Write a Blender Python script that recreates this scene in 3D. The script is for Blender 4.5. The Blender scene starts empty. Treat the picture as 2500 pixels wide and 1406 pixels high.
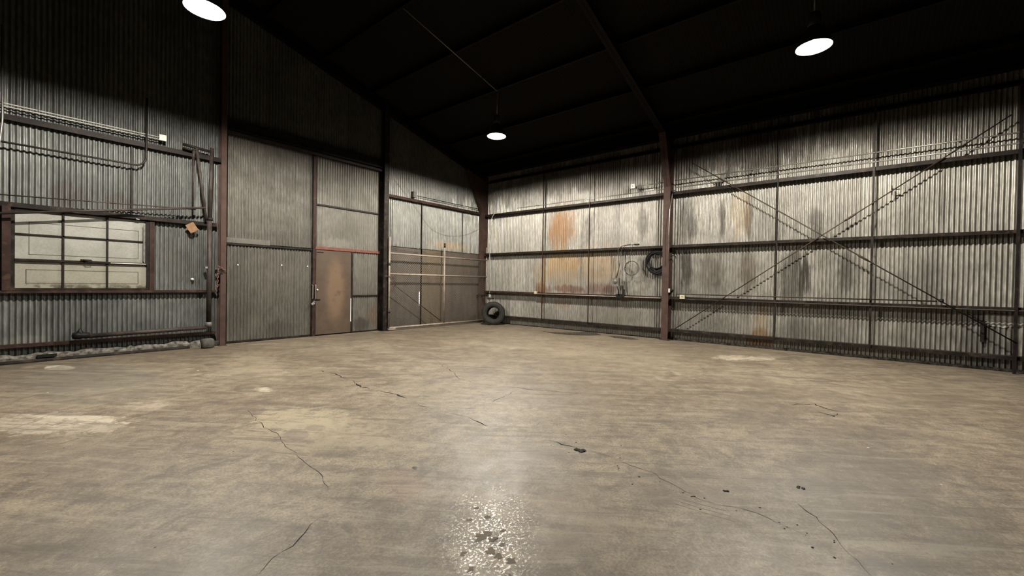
import bpy, math, random
from mathutils import Vector, Matrix, noise as mn
random.seed(7)
sc = bpy.context.scene
COL = sc.collection
PI = math.pi

# ------------------------------------------------------------------ camera
CAM = Vector((-11.11, -10.42, 1.40)); FPX = 1018.4
YAW, PIT, ROL = math.radians(39.089), math.radians(-0.609), math.radians(0.917)
fw = Vector((math.cos(YAW)*math.cos(PIT), math.sin(YAW)*math.cos(PIT), math.sin(PIT)))
r0 = Vector((math.sin(YAW), -math.cos(YAW), 0)); u0 = r0.cross(fw)
rt = r0*math.cos(ROL) + u0*math.sin(ROL); up = -r0*math.sin(ROL) + u0*math.cos(ROL)
cd = bpy.data.cameras.new('camera'); cam = bpy.data.objects.new('camera', cd); COL.objects.link(cam)
cd.sensor_width = 36; cd.lens = FPX/2500*36; cd.clip_end = 200; cd.clip_start = 0.05
M = Matrix((rt, up, -fw)).transposed().to_4x4(); M.translation = CAM; cam.matrix_world = M
sc.camera = cam
# ------------------------------------------------------------------ world, exposure
w = bpy.data.worlds.new('night'); sc.world = w; w.use_nodes = True
w.node_tree.nodes['Background'].inputs[0].default_value = (0.02, 0.025, 0.03, 1)
w.node_tree.nodes['Background'].inputs[1].default_value = 0.05
sc.view_settings.view_transform = 'Standard'; sc.view_settings.look = 'None'
sc.view_settings.gamma = 1; sc.view_settings.exposure = 0.0; sc.view_settings.use_curve_mapping = False
sc.cycles.use_denoising = True
sc.cycles.max_bounces = 6; sc.cycles.diffuse_bounces = 1; sc.cycles.sample_clamp_indirect = 4
LAMP_STRENGTH = 28500
LAMP_SPOTS = [(-9.41, -3.77, 4.93), (-3.42, -3.61, 5.0), (-3.44, -9.92, 5.0)]

# ------------------------------------------------------------------ helpers: pixel of the survey -> point on a real plane
def ray(px, py): return fw + rt*((px-1250)/FPX) - up*((py-703)/FPX)
def onL(px, py, off=0.0):
    d = ray(px, py); return CAM + d*((-off-CAM.y)/d.y)
def onR(px, py, off=0.0):
    d = ray(px, py); return CAM + d*((-off-CAM.x)/d.x)
def onF(px, py, z=0.0):
    d = ray(px, py); return CAM + d*((z-CAM.z)/d.z)
ROOF = lambda x: 5.32 + 0.27*min(-x, 24+x)       # underside of the roof

# ------------------------------------------------------------------ node materials
class NT:
    def __init__(s, name):
        s.m = bpy.data.materials.new(name); s.m.use_nodes = True; s.t = s.m.node_tree
        s.b = s.t.nodes['Principled BSDF']; s._p = None
    def n(s, kind, **kw):
        x = s.t.nodes.new(kind)
        for k, v in kw.items(): setattr(x, k, v)
        return x
    def put(s, sock, v):
        if isinstance(v, bpy.types.NodeSocket): s.t.links.new(v, sock)
        elif v is not None:
            if isinstance(v, (tuple, list)) and len(v) == 3 and len(sock.default_value) == 4: v = tuple(v)+(1,)
            sock.default_value = v
    def pos(s):
        if not s._p: s._p = s.n('ShaderNodeNewGeometry').outputs['Position']
        return s._p
    def obj(s): return s.n('ShaderNodeTexCoord').outputs['Object']
    def sep(s, v):
        x = s.n('ShaderNodeSeparateXYZ'); s.put(x.inputs[0], v); return x.outputs
    def comb(s, a, b, c=0.0):
        x = s.n('ShaderNodeCombineXYZ')
        for i, v in enumerate((a, b, c)): s.put(x.inputs[i], v)
        return x.outputs[0]
    def ma(s, op, a, b=None, c=None, clamp=False):
        x = s.n('ShaderNodeMath', operation=op, use_clamp=clamp)
        for i, v in enumerate((a, b, c)):
            if v is not None: s.put(x.inputs[i], v)
        return x.outputs[0]
    def vm(s, op, a, b=None):
        x = s.n('ShaderNodeVectorMath', operation=op); s.put(x.inputs[0], a)
        if b is not None: s.put(x.inputs[1], b)
        return x.outputs['Value'] if op in ('LENGTH', 'DISTANCE') else x.outputs[0]
    def noise(s, vec, scale=1, detail=4, rough=.55, dist=0, color=False):
        x = s.n('ShaderNodeTexNoise'); s.put(x.inputs['Vector'], vec); x.inputs['Scale'].default_value = scale
        x.inputs['Detail'].default_value = detail; x.inputs['Roughness'].default_value = rough; x.inputs['Distortion'].default_value = dist
        return x.outputs['Color'] if color else x.outputs[0]
    def ramp(s, f, a, b, lo=0.0, hi=1.0, smooth=True):
        x = s.n('ShaderNodeMapRange', interpolation_type='SMOOTHSTEP' if smooth else 'LINEAR'); s.put(x.inputs[0], f)
        for i, v in enumerate((a, b, lo, hi)): x.inputs[i+1].default_value = v
        return x.outputs[0]
    def mix(s, f, a, b, mode='MIX'):
        x = s.n('ShaderNodeMix', data_type='RGBA', blend_type=mode)
        s.put(x.inputs[0], f); s.put(x.inputs[6], a); s.put(x.inputs[7], b); return x.outputs[2]
    def scalec(s, col, f):
        x = s.n('ShaderNodeVectorMath', operation='SCALE'); s.put(x.inputs[0], col); s.put(x.inputs['Scale'], f); return x.outputs[0]
    def spot(s, v, c, rad, warp=None, edge=.5):      # soft blob of 1 around c with radii rad in the plane of v
        d = s.vm('SUBTRACT', v, (c[0], c[1], 0)); d = s.vm('MULTIPLY', d, (1/rad[0], 1/rad[1], 0))
        l = s.vm('LENGTH', d)
        if warp is not None: l = s.ma('ADD', l, warp)
        return s.ramp(l, 1.0, edge)
    def bump(s, h, dist=.004, strength=.6):
        x = s.n('ShaderNodeBump'); x.inputs['Strength'].default_value = strength; x.inputs['Distance'].default_value = dist
        s.put(x.inputs['Height'], h); s.put(s.b.inputs['Normal'], x.outputs[0])
    def out(s, color=None, rough=None, metal=None, spec=None):
        s.put(s.b.inputs['Base Color'], color); s.put(s.b.inputs['Roughness'], rough); s.put(s.b.inputs['Metallic'], metal)
        if spec is not None: s.b.inputs['Specular IOR Level'].default_value = spec
        return s.m

def plain(name, c, rough=.6, metal=0.0, var=.25, scale=6, rust=0.0, spec=None):
    if spec is None: spec = .09 if max(c) < .2 else .22
    c = tuple(v*(.33 if max(c) < .6 else .45) for v in c)
    t = NT(name); p = t.pos(); n1 = t.noise(p, scale, 5)
    col = t.mix(t.ramp(n1, .3, .7), tuple(v*(1-var) for v in c), tuple(min(1, v*(1+var)) for v in c))
    if rust: col = t.mix(t.ma('MULTIPLY', t.ramp(t.noise(p, scale*1.7, 6, .65), .5, .7), rust), col, (.075, .045, .033))
    return t.out(col, t.ramp(n1, .2, .8, max(0, rough-.1), min(1, rough+.1)), metal, spec)

MAT = {}
MAT['primer'] = plain('red_oxide_primer', (.118, .071, .058), .6, 0, .22, 5, .3)
MAT['girt'] = plain('dark_brown_steel', (.032, .026, .022), .5, .05, .3, 5, .4)
MAT['girt_red'] = plain('reddish_brown_steel', (.07, .038, .031), .55, .1, .3, 5, .4)
MAT['blacksteel'] = plain('near_black_steel', (.035, .028, .026), .55, .2, .3, 5, .2)
MAT['roofsteel'] = plain('very_dark_steel', (.014, .009, .008), .6, .1, .3, 5)  # even near-black tone for all roof members
MAT['redheader'] = plain('faded_red_steel', (.30, .10, .065), .6, 0, .25, 9, .3)
MAT['conduit'] = plain('zinc_conduit', (.50, .47, .42), .35, .6, .2, 8)
MAT['conduit_white'] = plain('white_painted_conduit', (.72, .70, .64), .4, .1, .08, 8)
MAT['pipe'] = plain('dull_brown_pipe', (.10, .08, .07), .5, .2, .3, 6, .3)
MAT['darkpipe'] = plain('dark_iron_pipe', (.045, .038, .033), .5, .3, .3, 6, .2)
MAT['gatepipe'] = plain('weathered_gate_pipe', (.50, .41, .33), .5, .1, .2, 8, .25)
MAT['wire'] = plain('galvanised_wire', (.36, .31, .25), .5, .1, .2, 8)
MAT['white'] = plain('white_enamel', (.85, .84, .78), .4, 0, .05, 8)
MAT['ivory'] = plain('ivory_plastic', (.62, .54, .38), .4, 0, .1, 8)
MAT['boxgrey'] = plain('grey_box_paint', (.24, .22, .19), .5, .2, .15, 9, .15)
MAT['rubber'] = plain('black_tyre_rubber', (.048, .043, .038), .65, 0, .3, 14)
MAT['cable'] = plain('black_cable', (.02, .02, .02), .5, 0, .2, 9)
MAT['rope'] = plain('grey_brown_cable', (.13, .11, .085), .7, 0, .3, 9)
MAT['rod'] = plain('rusty_steel_rod', (.10, .075, .055), .5, .4, .3, 9, .3)
MAT['chain'] = plain('rusty_chain', (.28, .15, .12), .5, .4, .3, 30)
MAT['chrome'] = plain('bright_steel', (.7, .7, .68), .3, .7, .1, 30)
MAT['cardboard'] = plain('brown_cardboard', (.42, .23, .12), .8, 0, .2, 14)
MAT['stone'] = plain('rough_concrete_block', (.16, .145, .125), .9, 0, .35, 9)
MAT['rubble'] = plain('pale_concrete_curb', (.22, .20, .17), .9, 0, .75, 16)
MAT['crackdark'] = plain('crack_dirt', (.035, .03, .025), .9, 0, .2, 9)
MAT['white_chip'] = plain('white_chip', (.8, .78, .7), .7, 0, .05, 9)
MAT['shade'] = plain('lamp_shade_outside', (.12, .12, .12), .4, .6, .1, 9)
MAT['reflector'] = plain('lamp_reflector_inside', (.10, .10, .10), .6, 0, .05, 9)

def emis(name, c, st):
    m = bpy.data.materials.new(name); m.use_nodes = True; t = m.node_tree; t.nodes.remove(t.nodes['Principled BSDF'])
    e = t.nodes.new('ShaderNodeEmission'); e.inputs[0].default_value = (*c, 1); e.inputs[1].default_value = st
    t.links.new(e.outputs[0], t.nodes['Material Output'].inputs[0]); return m
MAT['bulb'] = emis('glowing_bulb', (1.0, .95, .85), LAMP_STRENGTH)
MAT['daylight'] = emis('daylight_gap', (1.0, .97, .9), 1.6)

def corrugated(name, axis, base, base2, dirt, stains_and_shade=(), metal=.52, rough=.42, tint=.16, dirtamt=.55, sheet=.66):
    """galvanised sheet; stains = [(s, z, rs, rz, colour, strength)]"""
    t = NT(name); p = t.pos(); x = t.sep(p); s = x[axis]; z = x[2]
    v = t.comb(s, z)
    idx = t.ma('FLOOR', t.ma('DIVIDE', s, sheet)); row = t.ma('GREATER_THAN', z, 2.45)
    wn = t.n('ShaderNodeTexWhiteNoise', noise_dimensions='2D'); t.put(wn.inputs['Vector'], t.comb(idx, row))
    big = t.noise(v, .8, 3, .6); streak = t.noise(t.comb(t.ma('MULTIPLY', s, 7), t.ma('MULTIPLY', z, .55)), 1, 5, .65)
    fine = t.noise(t.comb(t.ma('MULTIPLY', s, 30), t.ma('MULTIPLY', z, 5)), 1, 4, .6)
    blot = t.noise(v, 3.1, 6, .6)
    c = t.mix(t.ramp(big, .3, .7), base, base2)
    c = t.scalec(c, t.ramp(wn.outputs[0], 0, 1, 1-tint, 1+tint, False))
    c = t.scalec(c, t.ramp(fine, .3, .7, .74, 1.2))
    dm = t.ma('MULTIPLY', t.ramp(streak, .52, .74), t.ramp(blot, .3, .65))
    c = t.mix(t.ma('MULTIPLY', dm, dirtamt), c, dirt)
    warp = t.ma('MULTIPLY', t.ma('SUBTRACT', t.noise(t.comb(t.ma('MULTIPLY', s, 9), t.ma('MULTIPLY', z, 1.3)), 1, 5, .7), .5), 2.2)
    sk = t.ramp(t.noise(t.comb(t.ma('MULTIPLY', s, 16), t.ma('MULTIPLY', z, 1.6)), 1, 6, .7), .30, .52, .45, 1.0)
    for (s0, z0, rs, rz, cc, k) in stains_and_shade:
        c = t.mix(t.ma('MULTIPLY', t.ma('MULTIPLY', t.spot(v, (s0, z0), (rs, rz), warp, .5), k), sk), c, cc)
    fr = t.ma('FRACT', t.ma('DIVIDE', s, sheet)); seam = t.ramp(fr, .018, .006)
    c = t.mix(t.ma('MULTIPLY', seam, .6), c, (.04, .03, .025))
    c = t.scalec(c, .285)
    return t.out(c, t.ramp(blot, .3, .7, rough-.08, rough+.15), metal)

def sz(fn, a, ax):     # pixel -> (s, z)
    q = fn(*a); return q[ax], q[2]
RUST = (.52, .26, .10); RUSTY = (.76, .50, .24); DARK = (.07, .052, .036); RED = (.34, .12, .06); PALE = (.62, .58, .50)
def st(fn, ax, x0, y0, x1, y1, c, k):
    a = sz(fn, (x0, (y0+y1)/2), ax); b = sz(fn, (x1, (y0+y1)/2), ax); m = (x0+x1)/2
    t = sz(fn, (m, y0), ax); u = sz(fn, (m, y1), ax)
    return ((a[0]+b[0])/2, (t[1]+u[1])/2, abs(a[0]-b[0])/2*1.15, abs(t[1]-u[1])/2*1.15, c, k)
R_ST_SHADE = [st(onR, 1, *v) for v in [
    (1210, 380, 1620, 470, (.16, .135, .10), .65), (1650, 270, 2060, 430, (.15, .125, .095), .65), (1900, 200, 2500, 350, (.15, .13, .10), .6),  # upper sheets: soot plus painted shade above the lamp cut-off
    (1336, 500, 1408, 625, RUST, .8), (1326, 600, 1425, 705, RUSTY, .8), (1400, 600, 1520, 700, RUSTY, .55),
    (1345, 505, 1390, 600, RUST, .5), (1330, 660, 1440, 715, PALE, .5), (1300, 690, 1345, 720, RED, .8), (1345, 695, 1425, 716, RED, .7),
    (1425, 690, 1515, 720, RED, .55), (1320, 620, 1332, 770, RUST, .7), (1350, 725, 1400, 755, RUST, .4),
    (1425, 510, 1450, 600, DARK, .45), (1555, 500, 1585, 590, DARK, .5), (1300, 640, 1340, 700, RUSTY, .4),
    (1655, 480, 1705, 600, DARK, .6), (1660, 600, 1690, 715, DARK, .8), (1755, 480, 1772, 590, DARK, .7), (1815, 460, 1842, 600, DARK, .7),
    (1700, 620, 1770, 715, (.2, .16, .12), .5), (1805, 600, 1850, 720, (.25, .17, .1), .5), (1780, 460, 1840, 590, RUSTY, .3),
    (1900, 610, 1976, 745, (.10, .08, .06), .65), (1945, 620, 1978, 740, DARK, .6), (1975, 500, 2010, 600, (.12, .10, .08), .55), (2045, 600, 2085, 720, DARK, .6),
    (1820, 800, 1890, 860, RUST, .7), (1840, 720, 1880, 830, RUSTY, .35), (1900, 770, 2010, 840, (.16, .14, .12), .4),
    (1640, 330, 1760, 450, DARK, .5), (1770, 300, 1960, 440, (.09, .075, .06), .6), (2100, 300, 2230, 420, (.11, .09, .07), .45),
    (2295, 400, 2310, 560, DARK, .45), (2250, 600, 2300, 740, (.16, .15, .14), .4), (2320, 770, 2500, 900, (.10, .10, .095), .6),
    (2450, 800, 2500, 910, DARK, .5), (1210, 560, 1300, 700, (.5, .45, .36), .4), (1450, 730, 1560, 800, (.5, .45, .36), .5),
    (2090, 640, 2330, 740, (.36, .34, .31), .35), (1555, 620, 1620, 700, DARK, .45)]]
MAT['galv_r'] = corrugated('weathered_galvanised_right', 1, (.80, .745, .65), (.63, .59, .51), (.13, .105, .08), R_ST_SHADE, dirtamt=.5)
L_ST = [st(onL, 0, *v) for v in [
    (100, 440, 220, 505, (.16, .12, .10), .6), (250, 470, 330, 512, (.16, .12, .10), .5), (395, 570, 470, 690, (.17, .15, .135), .55),
    (300, 735, 400, 790, (.42, .42, .38), .4), (170, 540, 290, 550, DARK, .2), (0, 820, 120, 845, (.5, .47, .40), .6), (380, 560, 500, 700, (.33, .32, .29), .3)]]
MAT['galv_l'] = corrugated('weathered_galvanised_left', 0, (.355, .362, .335), (.24, .247, .228), (.09, .08, .07), L_ST, dirtamt=.6, metal=.45, rough=.5)
MAT['galv_gate'] = corrugated('galvanised_above_gate', 0, (.52, .51, .46), (.42, .41, .375), (.12, .10, .08), [st(onL, 0, 1040, 590, 1150, 610, RUSTY, .5)], tint=.08, dirtamt=.35)
D_ST = [st(onL, 0, *v) for v in [
    (740, 440, 800, 610, (.12, .115, .10), .35), (600, 760, 630, 825, (.30, .27, .22), .6), (552, 575, 640, 592, (.26, .24, .20), .7),
    (640, 780, 740, 830, (.09, .075, .06), .5), (552, 600, 620, 835, (.15, .13, .105), .45), (700, 600, 765, 830, (.21, .19, .155), .3)]]
MAT['galv_d'] = corrugated('grimy_galvanised_door', 0, (.30, .27, .22), (.205, .183, .148), (.085, .068, .052), D_ST, metal=.25, rough=.55, tint=.08)
MAT['galv_d2'] = corrugated('tan_grimy_galvanised', 0, (.335, .305, .25), (.235, .212, .17), (.11, .085, .065), [st(onL, 0, *v) for v in [(860, 775, 905, 810, (.1, .07, .05), .8), (900, 740, 935, 800, (.28, .14, .08), .55), (775, 580, 870, 606, (.5, .46, .38), .5)]], metal=.25, rough=.5, tint=.06)
MAT['roofdeck'] = plain('very_dark_brown_roof_deck', (.016, .0125, .009), .75, 0, .3, 3)  # one very dark brown over the whole deck

# concrete floor
def floor_mat():
    t = NT('worn_concrete'); p = t.pos(); x = t.sep(p); v = t.comb(x[0], x[1])
    A = (.215, .172, .121); B = (.33, .28, .207); G = (.25, .216, .172)
    n1 = t.noise(v, .35, 5, .6, .3); n2 = t.noise(v, 1.6, 8, .7, .6); n3 = t.noise(v, 9, 6, .7); n4 = t.noise(v, 60, 3, .7)
    rv = t.n('ShaderNodeVectorRotate', rotation_type='Z_AXIS'); t.put(rv.inputs[0], v); rv.inputs['Angle'].default_value = math.radians(55)
    sm = t.noise(t.vm('MULTIPLY', rv.outputs[0], (.7, 4.5, 1)), 1.2, 6, .65, .3)
    c = t.mix(t.ramp(n1, .35, .65), A, B)
    c = t.mix(t.ma('MULTIPLY', t.ramp(n2, .42, .7), .6), c, G)
    n5 = t.noise(t.vm('ADD', v, (5, 50, 0)), 2.6, 8, .72, .8); c = t.mix(t.ma('MULTIPLY', t.ramp(n5, .51, .60), .55), c, (.15, .125, .095)); c = t.mix(t.ma('MULTIPLY', t.ramp(n5, .47, .38), .45), c, (.40, .35, .265))
    c = t.scalec(c, t.ramp(sm, .3, .7, .86, 1.1)); c = t.scalec(c, t.ramp(n3, .38, .62, .80, 1.15)); c = t.scalec(c, t.ramp(n4, .36, .64, .76, 1.2))
    wp = t.ma('MULTIPLY', t.ma('SUBTRACT', t.noise(v, 2.2, 7, .68), .5), 2.0)
    wf = t.ma('MULTIPLY', t.ma('SUBTRACT', t.noise(v, 7, 6, .7), .5), 2.6)
    brk = t.ramp(t.noise(v, 6, 8, .78, .8), .42, .52, .25, 1.0)
    def blob(x0, y0, x1, y1, cc, k, wq=wp, e=.45):
        nonlocal c
        a = onF(x0, (y0+y1)/2); b = onF(x1, (y0+y1)/2); f = onF((x0+x1)/2, y0); g = onF((x0+x1)/2, y1)
        m = onF((x0+x1)/2, (y0+y1)/2)
        ax = (b-a)/2; ay = (f-g)/2
        d = t.vm('SUBTRACT', v, (m.x, m.y, 0))
        det = ax.x*ay.y-ax.y*ay.x
        u = t.vm('DOT_PRODUCT', d, (ay.y/det, -ay.x/det, 0)); u = t.t.nodes[-1].outputs['Value']
        w_ = t.vm('DOT_PRODUCT', d, (-ax.y/det, ax.x/det, 0)); w_ = t.t.nodes[-1].outputs['Value']
        l = t.ma('ADD', t.vm('LENGTH', t.comb(u, w_)), wq)
        mk = t.ma('MULTIPLY', t.ma('MULTIPLY', t.ramp(l, 1.0, e), brk), k); c = t.mix(mk, c, cc); return mk
    W = (.54, .485, .395); LT = (.42, .36, .26); DK = (.13, .115, .095)
    blob(-60, 1000, 320, 1065, W, .75, wf, .7); blob(-20, 1030, 180, 1060, W, .5, wf, .7); blob(60, 1005, 300, 1040, (.66, .60, .48), .8, wf, .75); blob(300, 975, 430, 1000, W, .6, wf)
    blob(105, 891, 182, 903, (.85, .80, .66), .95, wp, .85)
    blob(500, 990, 1000, 1110, LT, .8); blob(600, 985, 880, 1065, (.50, .44, .31), .75, wf, .6); blob(830, 1060, 990, 1100, (.47, .40, .30), .5, wf)
    blob(690, 1045, 765, 1080, (.25, .21, .17), .8, wp, .7); blob(740, 1035, 800, 1055, (.25, .21, .17), .7, wp, .7)
    blob(620, 945, 670, 958, (.6, .55, .44), .8, wf)
    blob(520, 855, 700, 925, (.40, .34, .245), .6); blob(0, 870, 480, 980, (.205, .195, .165), .7)
    blob(1280, 800, 1700, 905, (.36, .30, .22), .4)
    blob(-100, 1050, 450, 1170, (.185, .155, .125), .5); blob(-200, 1220, 500, 1500, (.20, .165, .13), .5)
    blob(900, 1130, 1060, 1230, (.32, .215, .15), .5); blob(1090, 1170, 1290, 1430, (.50, .44, .34), .6, wf)  # second blob: whitish sheen of the middle lamp painted into the concrete
    blob(1740, 866, 1830, 880, (.66, .59, .46), .8, wf, .8); blob(1800, 870, 1900, 880, (.66, .59, .46), .8, wf, .8); blob(1100, 920, 1500, 1000, (.30, .265, .22), .4)
    blob(2060, 1330, 2320, 1440, DK, .7); blob(1850, 1050, 2350, 1300, (.185, .16, .13), .6); blob(2200, 1180, 2500, 1420, (.165, .15, .13), .5)
    blob(1000, 1150, 1600, 1350, (.33, .27, .195), .4); blob(1230, 1075, 1500, 1130, (.19, .165, .14), .6, wf)
    blob(1450, 1120, 1900, 1260, (.21, .175, .14), .55); blob(2020, 980, 2075, 1012, DK, .5, wf); blob(1940, 920, 2500, 1010, (.215, .175, .13), .4)
    blob(700, 850, 950, 880, (.3, .25, .19), .4); blob(1560, 1300, 1640, 1340, DK, .3, wf)
    c = t.mix(t.ma('MULTIPLY', t.ramp(t.noise(t.vm('ADD', v, (3, 3, 0)), 5.5, 8, .78, .6), .56, .62), .45), c, (.12, .10, .08))
    sc1 = t.noise(t.vm('MULTIPLY', rv.outputs[0], (.9, 9, 1)), 1.0, 8, .75, .8); c = t.mix(t.ma('MULTIPLY', t.ramp(sc1, .53, .62), .6), c, (.13, .11, .085)); c = t.mix(t.ma('MULTIPLY', t.ramp(sc1, .46, .38), .4), c, (.42, .37, .285))
    pk = t.ramp(t.noise(v, 26, 5, .75), .60, .66); c = t.mix(t.ma('MULTIPLY', pk, .55), c, (.10, .085, .07))
    wk = t.ramp(t.noise(t.vm('ADD', v, (31, 7, 0)), 17, 6, .75), .69, .76); c = t.mix(t.ma('MULTIPLY', wk, .35), c, (.55, .5, .42))
    # sealer that is still glossy in one worn, flaking area and faintly elsewhere
    c0 = onF(1195, 1305)
    seal = t.spot(v, (c0.x, c0.y), (.75, .75), wf, .2)
    gl = t.ma('MULTIPLY', seal, t.ramp(t.noise(v, 55, 6, .8), .45, .55))
    rough = t.ma('SUBTRACT', t.ramp(n2, .3, .7, .62, .46), t.ma('MULTIPLY', gl, .24))
    h = t.ma('ADD', t.ma('MULTIPLY', n3, .6), t.ma('ADD', t.ma('MULTIPLY', n4, .25), t.ma('MULTIPLY', gl, .2)))
    t.bump(h, .004, .45)
    c = t.vm('MULTIPLY', c, (.39, .372, .352))
    return t.out(c, rough, 0, .25)
MAT['floor'] = floor_mat()

# window panes: painted-over old glass
def pane_mat():
    t = NT('whitewashed_glass'); p = t.pos(); n = t.noise(p, 2.5, 5, .6); x = t.sep(p)
    c = t.mix(t.ramp(n, .35, .65), (.50, .485, .42), (.62, .605, .54))
    c = t.mix(t.ma('MULTIPLY', t.ramp(x[2], 1.75, 1.6), .5), c, (.47, .42, .29))
    gr = t.ma('MULTIPLY', t.ramp(x[2], 1.34, 1.2), t.ramp(t.noise(p, 9, 5, .6), .42, .6)); c = t.mix(gr, c, (.14, .11, .06))
    c = t.scalec(c, t.ramp(t.noise(p, 40, 4), .3, .7, .29, .335))
    return t.out(c, .35, 0, .5)
MAT['pane'] = pane_mat()
def door_mat():
    t = NT('rusty_brown_door_paint'); p = t.pos(); x = t.sep(p)
    n = t.noise(p, 2.5, 6, .6); c = t.mix(t.ramp(n, .35, .65), (.135, .09, .06), (.17, .12, .085))
    v = t.comb(x[0], x[2]); wp = t.ma('MULTIPLY', t.ma('SUBTRACT', t.noise(v, 5, 5), .5), .35)
    m = onL(820, 715); c = t.mix(t.ma('MULTIPLY', t.spot(v, (m.x, 1.15), (.34, 1.15), wp, .35), .9), c, (.30, .195, .12))  # lighter oval down the middle: a highlight put into the door colour
    c = t.mix(t.ma('MULTIPLY', t.ramp(t.noise(v, 3, 6, .65), .55, .7), .5), c, (.11, .075, .055)); c = t.scalec(c, .33)
    return t.out(c, .5, 0, .2)
MAT['door'] = door_mat()
def ply_mat(name, a, b):
    t = NT(name); p = t.pos(); n = t.noise(t.vm('MULTIPLY', p, (3, 3, .8)), 1.5, 6, .65)
    c = t.scalec(t.mix(t.ramp(n, .35, .65), a, b), .33)
    return t.out(c, .6, 0, .15)
MAT['ply_a'] = ply_mat('grey_brown_board', (.15, .125, .105), (.20, .165, .14))
MAT['ply_b'] = ply_mat('tan_brown_board', (.20, .15, .10), (.26, .20, .14))
MAT['ply_c'] = ply_mat('dull_brown_board', (.155, .12, .10), (.205, .165, .13))
def puddle_mat():
    t = NT('oily_wet_concrete'); p = t.pos(); n = t.noise(p, 6, 4)
    return t.out(t.mix(n, (.03, .025, .02), (.05, .04, .03)), .12, 0, .5)
MAT['puddle'] = puddle_mat()

# ------------------------------------------------------------------ mesh builder
class MB:
    def __init__(s): s.v = []; s.f = []; s.mi = []; s.smooth = False; s.sf = []
    def add(s, vs, fs, mi=0, sm=False):
        o = len(s.v); s.v += [Vector(q) for q in vs]; s.f += [tuple(i+o for i in f) for f in fs]; s.mi += [mi]*len(fs); s.sf += [sm]*len(fs); return s
    def box(s, a, b, mi=0):
        x0, y0, z0 = a; x1, y1, z1 = b
        vs = [(x, y, z) for z in (z0, z1) for y in (y0, y1) for x in (x0, x1)]
        return s.add(vs, [(0, 2, 3, 1), (4, 5, 7, 6), (0, 1, 5, 4), (2, 6, 7, 3), (0, 4, 6, 2), (1, 3, 7, 5)], mi)
    def obox(s, c, ax, ay, az, mi=0):     # centre and three half vectors
        c, ax, ay, az = map(Vector, (c, ax, ay, az))
        vs = [c+ax*i+ay*j+az*k for k in (-1, 1) for j in (-1, 1) for i in (-1, 1)]
        return s.add(vs, [(0, 2, 3, 1), (4, 5, 7, 6), (0, 1, 5, 4), (2, 6, 7, 3), (0, 4, 6, 2), (1, 3, 7, 5)], mi)
    def prism(s, poly, d, mi=0):          # polygon (3D points) extruded by vector d
        n = len(poly); d = Vector(d); vs = [Vector(q) for q in poly]; vs += [q+d for q in vs]
        fs = [tuple(range(n-1, -1, -1)), tuple(range(n, 2*n))]+[(i, (i+1) % n, n+(i+1) % n, n+i) for i in range(n)]
        return s.add(vs, fs, mi)
    def tube(s, pts, r, seg=10, mi=0, closed=False, cap=True):
        pts = [Vector(q) for q in pts]; n = len(pts); rings = []; prev = None
        rr = r if isinstance(r, (list, tuple)) else [r]*n
        for i, q in enumerate(pts):
            if closed: tg = pts[(i+1) % n]-pts[i-1]
            else: tg = (pts[min(i+1, n-1)]-pts[max(i-1, 0)])
            tg.normalize()
            if prev is None:
                a = Vector((0, 0, 1)) if abs(tg.z) < .9 else Vector((1, 0, 0)); e1 = tg.cross(a).normalized()
            else: e1 = (prev-tg*prev.dot(tg)).normalized()
            prev = e1; e2 = tg.cross(e1)
            rings.append([q+(e1*math.cos(2*PI*k/seg)+e2*math.sin(2*PI*k/seg))*rr[i] for k in range(seg)])
        vs = [q for g in rings for q in g]; fs = []
        for i in range(n if closed else n-1):
            j = (i+1) % n
            for k in range(seg): fs.append((i*seg+k, i*seg+(k+1) % seg, j*seg+(k+1) % seg, j*seg+k))
        if not closed and cap: fs += [tuple(range(seg-1, -1, -1)), tuple((n-1)*seg+k for k in range(seg))]
        return s.add(vs, fs, mi, True)
    def lathe(s, prof, c=(0, 0, 0), ax=(0, 0, 1), seg=32, mi=0):   # prof (r, h)
        c = Vector(c); ax = Vector(ax).normalized(); a = Vector((1, 0, 0)) if abs(ax.x) < .8 else Vector((0, 1, 0))
        e1 = ax.cross(a).normalized(); e2 = ax.cross(e1); n = len(prof)
        vs = [c+ax*h+(e1*math.cos(2*PI*k/seg)+e2*math.sin(2*PI*k/seg))*r for r, h in prof for k in range(seg)]
        fs = [(i*seg+k, i*seg+(k+1) % seg, (i+1)*seg+(k+1) % seg, (i+1)*seg+k) for i in range(n-1) for k in range(seg)]
        return s.add(vs, fs, mi, True)
    def build(s, name, mat, parent=None, at=None):
        loc = Vector((0, 0, 0)) if at is None else Vector(at)
        off = loc + (parent_world(parent) if parent else Vector((0, 0, 0)))
        me = bpy.data.meshes.new(name); me.from_pydata([tuple(q-off) for q in s.v], [], s.f)
        for m in (mat if isinstance(mat, (list, tuple)) else [mat]): me.materials.append(m)
        me.polygons.foreach_set('material_index', s.mi); me.polygons.foreach_set('use_smooth', s.sf); me.update()
        o = bpy.data.objects.new(name, me); COL.objects.link(o); o.location = loc
        if parent: o.parent = parent
        return o
def parent_world(p):
    v = Vector((0, 0, 0))
    while p: v += p.location; p = p.parent
    return v
def base(mb):
    xs = [q.x for q in mb.v]; ys = [q.y for q in mb.v]; return Vector(((min(xs)+max(xs))/2, (min(ys)+max(ys))/2, min(q.z for q in mb.v)))
def tag(o, label, cat, group=None, kind=None):
    o['label'] = label; o['category'] = cat
    if group: o['group'] = group
    if kind: o['kind'] = kind
    return o
def one(mb, name, mat, label, cat, group=None): return tag(mb.build(name, mat, None, base(mb)), label, cat, group)
def thing(name, loc, label, cat, group=None):
    o = bpy.data.objects.new(name, None); COL.objects.link(o); o.location = loc; o.empty_display_size = .1
    return tag(o, label, cat, group)
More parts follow.
